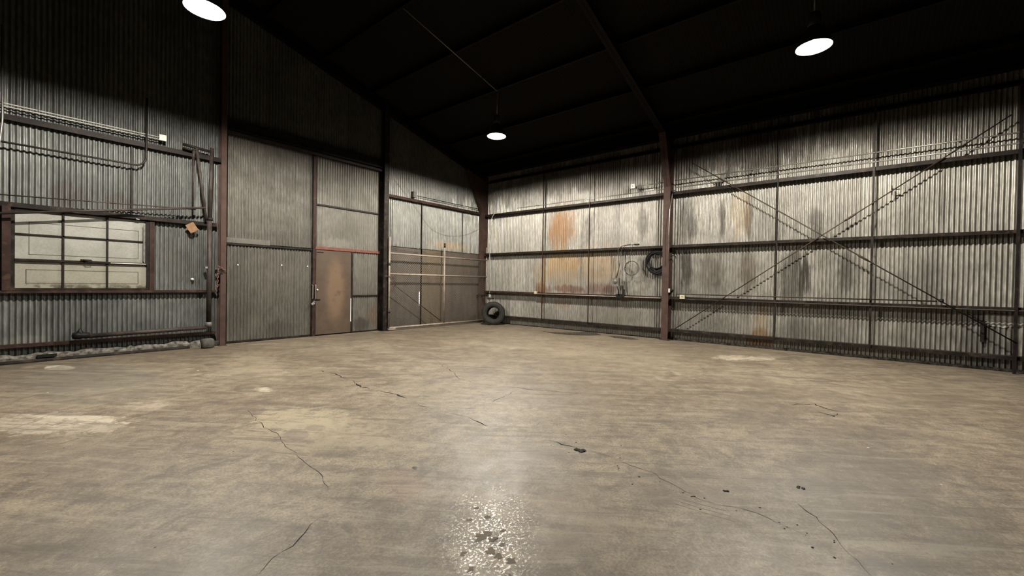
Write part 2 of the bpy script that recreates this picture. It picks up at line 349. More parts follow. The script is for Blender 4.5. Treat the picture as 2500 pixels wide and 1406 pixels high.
def struct(mb, name, mat, label=None, cat=None):
    o = mb.build(name, mat); o['kind'] = 'structure'
    if label: o['label'] = label; o['category'] = cat
    return o
def sthing(name, loc, label, cat):
    o = thing(name, loc, label, cat); o['kind'] = 'structure'; return o
def P(w_, s, d, z): return Vector((s, -d, z)) if w_ == 'L' else Vector((-d, s, z))
def fillet(pts, r, n=5):
    pts = [Vector(q) for q in pts]; out = [pts[0]]
    for i in range(1, len(pts)-1):
        a = pts[i-1]-pts[i]; b = pts[i+1]-pts[i]; k = min(r, a.length*.45, b.length*.45); a = pts[i]+a.normalized()*k; b = pts[i]+b.normalized()*k
        for j in range(n+1):
            t = j/n; out.append(a*(1-t)**2+pts[i]*2*t*(1-t)+b*t*t)
    out.append(pts[-1]); return out

PITCH = .0667
def sheet(mb, w_, s0, s1, z0, z1, d=0.0, amp=.0145, nz=14, dent=.006, seg=8, ztop=None, rag=0.0, seed=0.0, lap=.0):
    """corrugated sheet, ribs vertical, valley centre at distance d into the room"""
    ns = max(2, int(round(abs(s1-s0)/PITCH*seg))); vs = []
    for j in range(nz+1):
        t = j/nz
        for i in range(ns+1):
            s = s0+(s1-s0)*i/ns; zt = ztop(s) if ztop else z1
            zb = z0+(rag*(mn.noise(Vector((s*3.1, seed, 5)))+.6*mn.noise(Vector((s*11, seed, 9)))) if rag else 0)
            z = zb+(zt-zb)*t
            q = Vector((s*1.1+seed, z*.8, seed)); dd = mn.noise(q)*dent+mn.noise(q*3.3)*dent*.5
            ph = 2*PI*s/PITCH+mn.noise(Vector((s*.9, z*1.4, seed+3)))*dent*60
            vs.append(P(w_, s, d+dd+math.sin(ph)*amp+lap*(1-t), z))
    fs = []
    for j in range(nz):
        for i in range(ns):
            a = j*(ns+1)+i; fs.append((a, a+1, a+ns+2, a+ns+1))
    return mb.add(vs, fs, 0, True)

def chan_h(mb, w_, s0, s1, z, hgt=.10, d0=.015, d1=.12, t=.008, lip=.018):    # horizontal C girt, open downwards/back
    poly = [(d0, z), (d1, z), (d1, z-hgt), (d1-lip*1.6, z-hgt), (d1-lip*1.6, z-hgt+t), (d1-t, z-hgt+t), (d1-t, z-t), (d0, z-t)]
    return mb.prism([P(w_, s0, d, zz) for d, zz in poly], P(w_, s1, 0, 0)-P(w_, s0, 0, 0))
def ibeam_v(mb, w_, s, d0, d1, z0, z1, bf=.18, t=.014):      # vertical I section: flanges parallel to wall
    for a in (d0, d1-t): mb.prism([P(w_, s-bf/2, a, z0), P(w_, s+bf/2, a, z0), P(w_, s+bf/2, a+t, z0), P(w_, s-bf/2, a+t, z0)], (0, 0, z1-z0))
    mb.prism([P(w_, s-t/2, d0+t, z0), P(w_, s+t/2, d0+t, z0), P(w_, s+t/2, d1-t, z0), P(w_, s-t/2, d1-t, z0)], (0, 0, z1-z0)); return mb

# ================================================================== SETTING
# floor with cracks
fm = MB()
nx = 60
vs = [(-24.2+24.6*i/nx, -20.2+20.6*j/nx, 0.0) for j in range(nx+1) for i in range(nx+1)]
fm.add(vs, [(j*(nx+1)+i, j*(nx+1)+i+1, (j+1)*(nx+1)+i+1, (j+1)*(nx+1)+i) for j in range(nx) for i in range(nx)])
def crack(pts, wd=.006, jit=.09, zz=.0012):
    pts = [onF(*q) for q in pts]; fine = []
    for a, b in zip(pts, pts[1:]):
        n = max(2, int((b-a).length/.05))
        for k in range(n): fine.append(a.lerp(b, k/n))
    fine.append(pts[-1]); vs = []; n = len(fine)
    for i, q in enumerate(fine):
        tg = (fine[min(i+1, n-1)]-fine[max(0, i-1)]).normalized(); nn = Vector((-tg.y, tg.x, 0))
        o = nn*(mn.noise(q*2.3)*jit+mn.noise(q*11)*jit*.4); hw = wd/2*(.12+1.5*abs(mn.noise(q*5+Vector((9, 0, 0)))))*min(1, (i+.5)/3, (n-i-.5)/3)
        vs += [q+o+nn*hw+Vector((0, 0, zz)), q+o-nn*hw+Vector((0, 0, zz))]
    fm.add(vs, [(2*i, 2*i+1, 2*i+3, 2*i+2) for i in range(n-1)], 1)
for pts, wd in [([(605, 1000), (628, 1022), (660, 1050), (700, 1083), (735, 1118), (762, 1146), (800, 1198)], .007), ([(693, 1075), (712, 1098)], .01),
        ([(792, 1262), (765, 1282), (748, 1302), (700, 1350), (640, 1402)], .008), ([(1090, 893), (1105, 915), (1125, 926), (1180, 938), (1250, 945), (1330, 953), (1425, 962)], .014),
        ([(1035, 868), (1060, 880), (1085, 895), (1200, 897), (1260, 900)], .012), ([(1950, 1225), (1990, 1262), (2040, 1318), (2075, 1352), (2115, 1405)], .008),
        ([(780, 905), (815, 914), (845, 925)], .03), ([(850, 928), (880, 940), (905, 948)], .05), ([(930, 955), (960, 962), (990, 975)], .05), ([(1010, 985), (1060, 998)], .015), ([(1100, 1010), (1150, 1025), (1200, 1045)], .015), ([(1340, 1075), (1370, 1085), (1410, 1100)], .02), ([(1425, 1103), (1500, 1122)], .015), ([(1870, 905), (1930, 893), (1990, 893)], .008),
        ([(1500, 1122), (1600, 1160), (1750, 1230), (1850, 1255), (1990, 1330)], .008), ([(2115, 885), (2150, 892), (2195, 893), (2215, 890)], .015),
        ([(1932, 990), (1945, 986), (1990, 986), (2030, 1000), (2066, 1008)], .035), ([(1997, 1005), (2020, 1012), (2040, 1019), (2048, 1010)], .03),
        ([(480, 1000), (350, 1010), (250, 1040)], .006), ([(115, 1082), (150, 1080), (200, 1068)], .012), ([(1470, 760), (1480, 762)], .004),
        ([(1195, 985), (1240, 962), (1262, 950)], .012), ([(1370, 830), (1500, 850), (1600, 862)], .01)]:
    crack(pts, wd)
for x, y, rr in [(1190, 1262, .022), (1180, 1308, .05), (1208, 1316, .03), (1228, 1296, .018), (1198, 1345, .028), (1216, 1358, .02), (1130, 1352, .02), (1145, 1270, .02), (1247, 1370, .025), (1165, 1240, .016), (1240, 1410, .03), (1150, 1390, .02), (1225, 1330, .02)]:
    c = onF(x, y); n = 14; fm.add([c+Vector((math.cos(2*PI*k/n)*rr*(1+1.1*mn.noise(c*9+Vector((k*.9, 0, 0)))), math.sin(2*PI*k/n)*rr*(.7+1.0*mn.noise(c*7+Vector((0, k*.8, 0)))), .0012)) for k in range(n)], [tuple(range(n))], 2)
for k in range(44):    # spalls along the old joint and scattered pits
    t = random.random(); x = 1370+t*780+random.gauss(0, 25); y = 1085+t*290+random.gauss(0, 16)
    if k > 36: x, y = random.uniform(100, 2400), random.uniform(1000, 1400)
    c = onF(x, y); n = 8; rr = random.uniform(.003, .010); fm.add([c+Vector((math.cos(2*PI*j/n)*rr*random.uniform(.6, 1.4), math.sin(2*PI*j/n)*rr*random.uniform(.5, 1.2), .001)) for j in range(n)], [tuple(range(n))], 1)
for k in range(3):     # parallel scrape marks
    a = onF(1645+k*7, 1222-k*6+6); b = onF(1790-k*6, 1272-k*12); d = (b-a).normalized(); nn = Vector((-d.y, d.x, 0))*.007
    fm.add([q+Vector((0, 0, .001)) for q in (a-nn*.3, a+nn*.3, (a+b)/2+nn, b+nn*.3, b-nn*.3, (a+b)/2-nn)], [(0, 1, 2, 3, 4, 5)], 3)
MAT['patch'] = plain('worn_patch_concrete', (.22, .175, .13), .8, 0, .3, 9)
MAT['scrape'] = plain('scraped_concrete', (.42, .36, .27), .7, 0, .15, 9)
struct(fm, 'floor', [MAT['floor'], MAT['crackdark'], MAT['patch'], MAT['scrape']], 'worn tan concrete floor with cracks', 'floor')

# right wall (eave side)
wr = MB()
ys = [0.02, -2.85, -6.67, -9.6, -13.2, -20]
for i in range(5):
    a, b = ys[i], ys[i+1]; dn = (.004, .005, .009, .007, .005)[i]
    sheet(wr, 'R', b, a, .015, 2.47, 0, nz=22, dent=dn, rag=.012, seed=i*3.7, lap=.0)
    sheet(wr, 'R', b, a, 2.40, 5.42, .004, nz=24, dent=dn, seed=i*3.7+1.3, lap=.006)
q = onR(2400, 770, .02); q2 = onR(2500, 800, .02)
struct(wr, 'wall_right', MAT['galv_r'], 'rust-streaked pale corrugated metal wall on the right', 'wall')
# left wall (gable)
wl = MB()
ROOFT = lambda s: ROOF(s)+.05
sheet(wl, 'L', -24, -11.0, .05, 5, 0, nz=10, ztop=ROOFT, seg=4)
sheet(wl, 'L', -11.0, -9.30, .1, 1.17, 0, nz=8, rag=.03, seed=2)
sheet(wl, 'L', -9.30, -8.12, .1, 2.50, 0, nz=16, rag=.03, seed=4)
sheet(wl, 'L', -11.0, -8.12, 2.46, 4.75, .004, nz=18, seed=6, lap=.006)
sheet(wl, 'L', -11.0, 0, 4.70, 5, .008, nz=6, ztop=ROOFT, seg=6, seed=6)
struct(wl, 'wall_left', MAT['galv_l'], 'dull grey corrugated metal gable wall on the left', 'wall')
wg = MB(); sheet(wg, 'L', -4.17, 0.0, 2.44, 4.75, .004, nz=16, seed=12, dent=.004, rag=.02)
struct(wg, 'wall_back', MAT['galv_gate'], 'corrugated wall section above the chain-link gate', 'wall')
# unseen far sides
wb = MB(); wb.box((-24.2, -20.2, 0), (.2, -20, 8.5)); struct(wb, 'wall_front', MAT['galv_d'])
wb = MB(); wb.box((-24.2, -20.2, 0), (-24, .2, 5.5)); struct(wb, 'wall_far_left', MAT['galv_d'])
# roof deck: two corrugated slopes, ribs running down the slope
rf = MB()
for xa, xb in ((-12, .1), (-12, -24.1)):
    n = int(20.4/PITCH*4); vs = []
    for j in range(5):
        x = xa+(xb-xa)*j/4
        for i in range(n+1):
            y = -20.2+20.4*i/n; vs.append((x, y, ROOF(max(-24, min(0, x)))+.02+.009*math.sin(2*PI*y/PITCH)+(-.027 if x > 0 else 0)))
    rf.add(vs, [(j*(n+1)+i, j*(n+1)+i+1, (j+1)*(n+1)+i+1, (j+1)*(n+1)+i) for j in range(4) for i in range(n)], 0, True)
struct(rf, 'ceiling', MAT['roofdeck'], 'dark corrugated metal roof overhead', 'ceiling')
# concrete curbs at the wall feet
def curb(name, w_, s0, s1, h, d, mat, label):
    m = MB(); n = int(abs(s1-s0)/.06); vs = []; fs = []
    for i in range(n+1):
        s = s0+(s1-s0)*i/n; k1 = mn.noise(Vector((s*4, 1, 2))); k2 = mn.noise(Vector((s*13, 4, 2)))
        hh = h*(1+.5*k1+.4*k2); dd = d*(1+.3*k2)
        vs += [P(w_, s, -.02, 0), P(w_, s, -.02, hh), P(w_, s, dd*.6, hh), P(w_, s, dd, hh*.6), P(w_, s, dd, 0)]
    for i in range(n):
        for k in range(4): a = i*5+k; fs.append((a, a+1, a+6, a+5))
    fs += [(0, 1, 2, 3, 4), (n*5+4, n*5+3, n*5+2, n*5+1, n*5)]
    m.add(vs, fs); return struct(m, name, mat, label, 'curb')
curb('trim_1', 'L', -24, -8.3, .13, .09, MAT['rubble'], 'crumbling concrete curb under the left corrugated wall')
curb('trim_2', 'R', -20, -6.8, .055, .035, MAT['rubble'], 'low crumbling concrete curb right of the red column')
m = MB(); m.prism([P('L', -24, .0, .0), P('L', -24, .20, .0), P('L', -24, .20, .022), P('L', -24, .17, .05), P('L', -24, .15, .05), P('L', -24, .15, .02)], (15.3, 0, 0))
struct(m, 'trim_3', MAT['girt'], 'rusty steel angle on the floor along the left wall', 'trim')

# ================================================================== window
WX0, WX1, WZ0, WZ1 = -10.95, -9.34, 1.19, 2.50
win = sthing('window_1', (-10.15, -.03, WZ0), 'whitewashed nine-pane steel window in the left wall', 'window')
m = MB()
for a, b in [((WX0-.04, -.07, WZ0-.02), (WX0+.0, -.0, WZ1)), ((WX1, -.07, WZ0-.02), (WX1+.035, 0, WZ1)), ((WX0, -.07, WZ0-.02), (WX1, 0, WZ0+.012)), ((WX0, -.07, WZ1-.03), (WX1, 0, WZ1+.01))]: m.box(a, b)
m.build('frame', MAT['girt'], win)
vx = [WX0, -10.42, -9.88, WX1]; hz_ = [WZ0, 1.655, 2.075, WZ1]
m = MB()
for x in vx[1:3]: m.box((x-.013, -.06, WZ0), (x+.013, -.028, WZ1))
m.box((WX0, -.06, 2.062), (WX1, -.028, 2.085)); m.build('glazing_bars', MAT['blacksteel'], win)
m = MB(); m.box((WX0, -.085, 1.64), (WX1, -.03, 1.675)); m.box((WX1-.02, -.075, 1.64), (WX1, -.03, 2.45)); tr = m.build('sash_rail', MAT['blacksteel'], win)
m = MB(); m.box((-9.84, -.088, 1.648), (-9.36, -.0855, 1.662)); m.build('bright_strip', MAT['conduit_white'], win)
m = MB(); hx = -10.15; m.box((hx-.07, -.11, 1.675), (hx+.06, -.06, 1.70)); m.tube([(hx-.05, -.10, 1.69), (hx+.02, -.14, 1.665), (hx+.08, -.13, 1.66), (hx+.06, -.10, 1.69)], .007, 8); m.build('latch_handle', MAT['blacksteel'], win)
for j in range(3):
    for i in range(3):
        m = MB(); m.box((vx[i]+.003, -.034, hz_[j]+.003), (vx[i+1]-.003, -.028, hz_[j+1]-.003)); pn = m.build('pane', MAT['pane'], win)
MAT['tape'] = plain('faint_grey_line', (.14, .13, .10), .6, 0, .15, 9)
def outline(rect, open_=None):
    m = MB(); x0, z0, x1, z1 = rect; k = .005
    for a, b in [((x0, z0), (x1, z0)), ((x0, z1), (x1, z1)), ((x0, z0), (x0, z1)), ((x1, z0), (x1, z1))]:
        m.box((a[0]-k, -.0352, a[1]-k), (b[0]+k, -.0342, b[1]+k))
    return m.build('wire_outline', MAT['tape'], win)
outline((-10.80, 1.75, -9.46, 2.27)); outline((-10.83, 1.28, -9.46, 1.50))
m = MB(); m.box((-9.40, -.11, 1.70), (-9.375, -.085, 2.38)); m.build('side_rod', MAT['conduit'], win)

# ================================================================== columns
def haunch(m, w_, s, d0, z0, z1, dmax, bf=.18, t=.014):       # tapered knee: flange + web running inwards and up
    m.prism([P(w_, s-bf/2, d0-t, z0), P(w_, s-bf/2, d0, z0), P(w_, s-bf/2, dmax, z1), P(w_, s-bf/2, dmax-t*1.6, z1)], P(w_, bf, 0, 0) if w_ == 'L' else (0, bf, 0))
    m.prism([P(w_, s-t/2, .03, z0), P(w_, s-t/2, d0, z0), P(w_, s-t/2, dmax, z1), P(w_, s-t/2, .03, z1)], (0, t, 0) if w_ == 'R' else (t, 0, 0))
def column(name, w_, s, d0, d1, z1, bf, label, mat, kn=None, bolts=True):
    c = thing(name, P(w_, s, (d0+d1)/2, 0), label, 'column', 'steel wall columns')
    m = MB(); ibeam_v(m, w_, s, d0, d1, .012, kn[0] if kn else z1, bf); m.build('shaft', mat, c)
    if kn:
        m = MB(); haunch(m, w_, s, d1, kn[0], kn[1], kn[2], bf); m.build('haunch', mat, c)
        m = MB(); ibeam_v(m, w_, s, d0, d0+.03, kn[0], kn[1], bf); m.build('upper_flange', mat, c)
    m = MB(); a = P(w_, s-bf*.7, d0-.01, 0); b = P(w_, s+bf*.7, d1+.04, .014)
    m.box([min(a[i], b[i]) for i in range(3)], [max(a[i], b[i]) for i in range(3)]); m.build('base_plate', mat, c)
    return c
colR = column('steel_column', 'R', -6.70, .03, .27, 5.3, .17, 'red-brown steel column between the two right-wall bays', MAT['primer'], (3.95, 5.25, .72))
colC = column('steel_column', 'R', -.16, .03, .28, 5.3, .17, 'brown steel corner column behind the leaning tyre', MAT['primer'], (3.9, 5.28, 1.0))
colL = column('steel_column', 'L', -8.145, .03, .22, ROOF(-8.16), .10, 'red-brown steel column left of the big sliding door', MAT['primer'])
colM = column('steel_column', 'L', -4.20, .02, .20, ROOF(-4.2), .15, 'dark steel column between sliding door and chain-link gate', MAT['girt'])
m = MB(); ibeam_v(m, 'R', -12.60, .20, .25, .0, 4.9, .035); one(m, 'steel_column', MAT['blacksteel'], 'thin dark steel post at the far right edge', 'column', 'steel wall columns')
# intermediate posts
def post(w_, s, z0, z1, label, wd=.05, mat='girt', d0=.197, d1=.235):
    m = MB(); a = P(w_, s-wd/2, d0, z0); b = P(w_, s+wd/2, d0+.008, z1)
    m.box([min(a[i], b[i]) for i in range(3)], [max(a[i], b[i]) for i in range(3)])
    a = P(w_, s-wd/2, d0, z0); b = P(w_, s-wd/2+.008, d1, z1); m.box([min(a[i], b[i]) for i in range(3)], [max(a[i], b[i]) for i in range(3)])
    return one(m, 'sag_post', MAT[mat], label, 'post', 'thin steel posts across the girts')
for (px, py), lb, wd, mt in [((1324, 640), 'thin rusty steel post nearest the corner, on the right wall', .035, 'girt_red'), ((1437, 640), 'thin brown post through the middle of the rusted bay', .03, 'girt_red'),
        ((1896, 600), 'thin steel post left of the brace-rod crossing', .03, 'girt'), ((2130, 560), 'thicker dark steel post right of the brace-rod crossing', .038, 'girt')]:
    q = onR(px, py, .21); post('R', q.y, .25, 4.98, lb, wd, mt)
q = onL(324, 400, .1); post('L', q.x, 2.5, 3.83, 'thin dark post above the whitewashed window', .03, 'girt', .02, .06)
q = onL(1034, 500, .1); post('L', q.x, 2.45, 3.82, 'thin dark post above the gate, nearer the sliding door', .035, 'girt', .02, .05)
q = onL(1133, 560, .1); post('L', q.x, 2.45, 3.82, 'thin dark post above the gate, nearer the corner', .035, 'girt', .02, .05)
# window jamb posts
m = MB(); ibeam_v(m, 'L', -11.035, .0, .13, 1.16, 2.5, .09); one(m, 'window_jamb_post', MAT['girt_red'], 'dark double steel post left of the window', 'post')
m = MB(); m.box((-9.305, -.10, 1.16), (-9.235, -.012, 2.46)); one(m, 'window_jamb_post', MAT['girt_red'], 'reddish brown flat steel post right of the window', 'post')

# ================================================================== girts
def girt(w_, s0, s1, z, label, mat='girt', hgt=.09, d1=.12):
    m = MB(); chan_h(m, w_, s0, s1, z, hgt, .012, d1)
    return one(m, 'wall_girt', MAT[mat], label, 'girt', 'horizontal wall girts')
nm = {0: 'lowest', 1: 'second-lowest', 2: 'second-highest', 3: 'highest'}
GD = .195
for i, (z, za_, zb_) in enumerate(((.30, 774, 873), (1.13, 713.5, 751), (2.46, 618, 565), (3.84, 522, 368))):
    z = (onR(1233 if i == 0 else 1206, za_, GD).z+onR(2500, zb_, GD).z)/2+.02
    girt('R', -6.60, -.27, z, f'{nm[i]} brown girt of the rusted bay between corner and red column', 'girt_red' if i == 1 else 'girt', .062, GD)
    girt('R', -19.9, -6.80, z, f'{nm[i]} dark girt right of the red column', 'girt', .075 if i == 3 else .062, GD)
girt('L', -16, -8.24, .30, 'lowest girt along the left wall under the window', 'girt_red', .05)
girt('L', -16, -8.24, 1.165, 'red-brown sill girt right under the window', 'girt_red', .045)
girt('L', -16, -8.24, 2.56, 'dark head girt right above the window', 'girt', .075)
girt('L', -16, -8.10, 3.93, 'black highest girt of the window bay', 'blacksteel', .09)
girt('L', -4.10, -.10, 3.91, 'dark girt above the chain-link gate', 'girt_red', .08)
# eave strut and rafters, purlins
m = MB(); m.box((-.42, -19.9, 5.12), (-.40, -.3, 5.30)); m.box((-.50, -19.9, 5.12), (-.32, -.3, 5.135)); m.box((-.50, -19.9, 5.29), (-.32, -.3, 5.30))
one(m, 'eave_beam', MAT['roofsteel'], 'dark eave beam along the top of the right wall', 'beam')
m = MB(); m.box((-.04, -19.9, 4.95), (-.03, -.30, 5.05)); m.box((-.13, -19.9, 4.95), (-.04, -.30, 4.962)); one(m, 'eave_angle', MAT['roofsteel'], 'dark steel angle where right wall meets the roof', 'beam')
def rafter(y, label):
    m = MB(); bf = .16
    for sgn in (1,):
        for (dz0, dz1, hw) in ((-.02-.27, -.02-.255, bf/2), (-.135, -.12, bf/2)):
            m.prism([(-.12, y-hw, ROOF(.12*0)+dz0+.03), (-12, y-hw, ROOF(-12)+dz0), (-12, y-hw, ROOF(-12)+dz1), (-.12, y-hw, ROOF(0)+dz1+.03)], (0, 2*hw, 0))
        m.prism([(-.12, y-.006, ROOF(0)-.26), (-12, y-.006, ROOF(-12)-.29), (-12, y-.006, ROOF(-12)-.13), (-.12, y-.006, ROOF(0)-.10)], (0, .012, 0))
    return one(m, 'roof_rafter', MAT['roofsteel'], label, 'rafter', 'roof rafters')
rafter(-.16, 'dark sloping rafter against the gable wall'); rafter(-6.70, 'dark sloping rafter rising from the red column'); rafter(-13.1, 'dark sloping rafter at the upper right corner')
for k in range(9):
    x = -.75-1.32*k; z = ROOF(x)-.005
    m = MB(); m.box((x-.03, -19.9, z-.12), (x-.022, -.02, z)); m.box((x-.03, -19.9, z-.012), (x+.03, -.02, z)); m.box((x-.08, -19.9, z-.12), (x-.03, -.02, z-.112))
    one(m, 'roof_purlin', MAT['roofsteel'], f'dark roof purlin parallel to the right wall, {["closest to that wall","second from it","third from it","fourth from it","fifth from it","sixth from it","seventh from it","eighth from it","farthest from it"][k]}', 'purlin', 'roof purlins')

# ================================================================== sliding door
hd = MB(); hd.box((-8.09, -.12, 4.60), (-4.13, -.02, 4.615)); hd.box((-8.09, -.03, 4.60), (-4.13, -.015, 4.80)); hd.box((-8.09, -.12, 4.785), (-4.13, -.02, 4.80)); hd.box((-8.05, -.10, 4.50), (-4.28, -.06, 4.56))
one(hd, 'door_track_beam', MAT['blacksteel'], 'dark track beam above the big sliding door', 'beam')  # near-black material puts the beam's lack of light into its colour
d1 = sthing('door_1', (-7.1, .05, 0), 'left leaf of the big corrugated sliding door', 'door')
def leafsheet(name, mat, par, s0, s1, z0, z1, d, rag=0, seed=0, amp=.014):
    m = MB(); sheet(m, 'L', s0, s1, z0, z1, d, amp, 14, .004, 8, None, rag, seed); return m.build(name, MAT[mat], par)
leafsheet('upper_sheet', 'galv_d', d1, -8.06, -6.19, 2.20, 4.62, -.03, seed=21); leafsheet('lower_sheet', 'galv_d', d1, -8.06, -6.19, .03, 2.17, -.045, .012, 23)
m = MB(); m.box((-8.08, .0, 2.145), (-6.2, .03, 2.185)); m.build('middle_rail', MAT['blacksteel'], d1)
m = MB(); m.box((-8.10, -.0, .02), (-8.05, .07, 4.6)); m.box((-6.20, .0, .02), (-6.175, .07, 4.6)); m.box((-8.1, .02, .012), (-6.18, .07, .05)); m.build('frame', MAT['girt'], d1)
m = MB(); m.box((-8.05, .008, 2.19), (-7.15, .013, 2.30)); m.build('patch_strip', MAT['galv_d'], d1)
for px, py in [(581, 646), (688, 647), (751, 650)]:
    q = onL(px, py, -.03); m = MB(); m.obox(q, (.008, 0, .004), (0, .004, 0), (-.004, 0, .014)); m.build('light_hole', MAT['daylight'], d1)
m = MB(); ibeam_v(m, 'L', -6.145, -.08, .02, .0, 4.6, .07); one(m, 'door_post', MAT['girt_red'], 'dark reddish post between the two sliding-door leaves', 'post')
d2 = sthing('door_2', (-5.2, .05, 0), 'right leaf of the big sliding door, with a small door in it', 'door')
leafsheet('upper_sheet', 'galv_d2', d2, -6.11, -4.27, 3.31, 4.62, -.03, seed=31); leafsheet('middle_sheet', 'galv_d2', d2, -6.11, -4.27, 2.20, 3.31, -.035, .012, 33, .006)
leafsheet('side_sheet', 'galv_d2', d2, -5.09, -4.27, 1.0, 2.22, -.03, seed=35); leafsheet('lower_sheet', 'galv_d2', d2, -5.09, -4.27, .03, 1.02, -.035, .02, 37)
m = MB(); m.box((-6.11, .0, 3.29), (-4.27, .03, 3.33)); m.box((-5.10, .0, .985), (-4.27, .03, 1.02)); m.build('middle_rail', MAT['blacksteel'], d2)
m = MB(); m.box((-6.11, -.01, 2.185), (-4.27, .03, 2.255)); m.build('red_header', MAT['redheader'], d2)['label'] = 'faded red header over the small door'
m = MB(); m.box((-4.29, .0, .02), (-4.262, .07, 4.6)); m.box((-5.13, -.005, .02), (-5.10, .05, 2.19)); m.box((-5.13, .02, .012), (-4.27, .06, .04)); m.box((-6.115, -.004, .02), (-6.09, .05, 2.19)); m.build('frame', MAT['girt'], d2)
d3 = sthing('door_3', (-5.6, .04, 0), 'rusty brown personnel door in the sliding door leaf', 'door')
m = MB(); m.box((-6.085, .012, .03), (-5.135, .05, 2.175)); m.build('panel', MAT['door'], d3)
m = MB(); x = onL(771, 700, .05).x
m.tube(fillet([(x, .01, .92), (x, -.05, .94), (x, -.05, 1.28), (x, .01, 1.30)], .03), .011, 8)
m.build('pull_handle', MAT['gatepipe'], d3)
m = MB(); m.box((x+.01, -.008, .905), (x+.14, .012, .93)); m.build('latch_bar', MAT['girt'], d3)
m = MB(); m.lathe([(0, -.02), (.022, -.018), (.024, 0), (.0, .0)], (x+.06, .0, 1.165), (0, 1, 0), 16); m.build('lock_cylinder', MAT['white'], d3)
m = MB()
zc = onL(857, 780, 0).z; zt = onL(857, 728, 0).z
m.box((-5.142, .005, zc-.05), (-5.129, .013, zt)); m.build('light_gap', MAT['daylight'], d3)['label'] = 'bright daylight gap beside the door edge'
m = MB(); m.box((-6.06, -.0, 2.105), (-5.90, .012, 2.12)); m.build('closer_bracket', MAT['blacksteel'], d3)
# handle on the post, padlock
x2 = onL(763, 700, .06).x
m = MB(); m.tube(fillet([(x2, -.018, .94), (x2, -.08, .95), (x2, -.08, 1.28), (x2, -.018, 1.29)], .03), .011, 8); one(m, 'pull_handle', MAT['gatepipe'], 'vertical pull handle on the post beside the small door', 'handle')
q = onL(765, 739, .08); pl = thing('padlock', q, 'bright steel padlock hanging beside the small door', 'padlock')
m = MB(); m.obox(q+Vector((-.01, 0, -.02)), (.035, 0, .02), (0, .012, 0), (-.012, 0, .022)); m.build('lock_body', MAT['chrome'], pl)
m = MB(); m.tube([q+Vector((math.cos(a)*.026+.02, 0, math.sin(a)*.03+.01)) for a in [PI*1.2*k/8-.2 for k in range(9)]], .006, 8); m.build('shackle', MAT['chrome'], pl)

# ================================================================== boards closing the gateway, gate
for px0, px1, ptop, mt, lb in [(950, 1026, 597, 'ply_a', 'grey-brown board behind the left part of the gate'), (1030, 1084, 599, 'ply_b', 'tan board behind the middle of the gate'), (1086, 1188, 608, 'ply_c', 'dull brown board behind the right part of the gate')]:
    a = onL(px0, 700, -.02); b = onL(px1, 700, -.02); t = onL((px0+px1)/2, ptop, -.02)
    m = MB(); m.box((a.x, .02, 0.0), (b.x, .04, t.z)); bd = thing('gateway_board', ((a.x+b.x)/2, .03, 0), lb, 'board', 'boards closing the gateway')
    m.build('board', MAT[mt], bd)
    m = MB(); m.box((a.x+.05, .012, t.z-.04), (b.x-.3, .02, t.z-.02)); m.build('top_batten', MAT['girt'], bd)
q0 = onL(1023, 712, -.03); q1 = onL(1023, 745, -.03); m = MB(); m.box((q0.x-.016, .004, q1.z), (q0.x+.006, .010, q0.z)); 
one(m, 'daylight_slit', MAT['daylight'], 'bright daylight slit between the two left boards behind the gate', 'gap')
GO = .25
gate = thing('chain_link_gate', (-2.1, -GO, .03), 'wide pipe-framed chain-link gate standing before the boards', 'gate')
def gp(a, b, r=.024, nm_='frame_rail', mat='gatepipe'):
    m = MB(); m.tube([a, b], r, 12); return m.build(nm_, MAT[mat], gate)
gx0, gx1, gxm = -4.12, -.06, -2.06
gp((gx0, -GO, .05), (gx0, -GO, 2.67), .028, 'frame_upright'); gp((gx1, -GO, .06), (gx1, -GO, 2.67), .026, 'frame_upright'); gp((gxm, -GO, .08), (gxm, -GO, 2.52), .026, 'middle_upright')
for z in (2.21, 1.62, .08): gp((gx0, -GO, z), (gx1, -GO, z), .026 if z > .1 else .03)
gp(onL(955, 690, GO), onL(1076, 783, GO), .011, 'diagonal_rod', 'rod')
gp((gxm, -GO-.005, 2.52), (gxm, -GO-.005, 2.66), .03, 'post_cap', 'girt')
m = MB(); x0, x1, z0, z1 = gx0+.02, gx1-.02, .09, 2.19; st_ = .075
def clip_d(c, sg):
    # line z = z0 + sg*(x-x0) + c  clipped to the rectangle
    pts = []
    for x in (x0, x1):
        z = z0+sg*(x-x0)+c
        if z0 <= z <= z1: pts.append((x, z))
    for z in (z0, z1):
        x = x0+(z-z0-c)/sg
        if x0 < x < x1: pts.append((x, z))
    return pts[:2] if len(pts) >= 2 else None
k = -(x1-x0)
while k < (z1-z0)+(x1-x0):
    for sg, yy in ((1, -.003), (-1, .003)):
        g = clip_d(k, sg)
        if g and abs(g[0][0]-g[1][0]) > .01: m.tube([(g[0][0], -GO+yy, g[0][1]), (g[1][0], -GO+yy, g[1][1])], .0028, 4)
    k += st_
m.build('chain_link_mesh', MAT['wire'], gate)
m = MB(); m.box((gx0-.03, -GO-.05, .03), (gx0+.20, -GO+.02, .075)); m.build('bottom_bracket', MAT['gatepipe'], gate)
for z in (.55, 1.9):
    m = MB(); m.lathe([(.028, -.04), (.036, -.04), (.036, .04), (.028, .04)], (gx0, -GO, z), (0, 0, 1), 14); m.build('hinge_band', MAT['pipe'], gate)
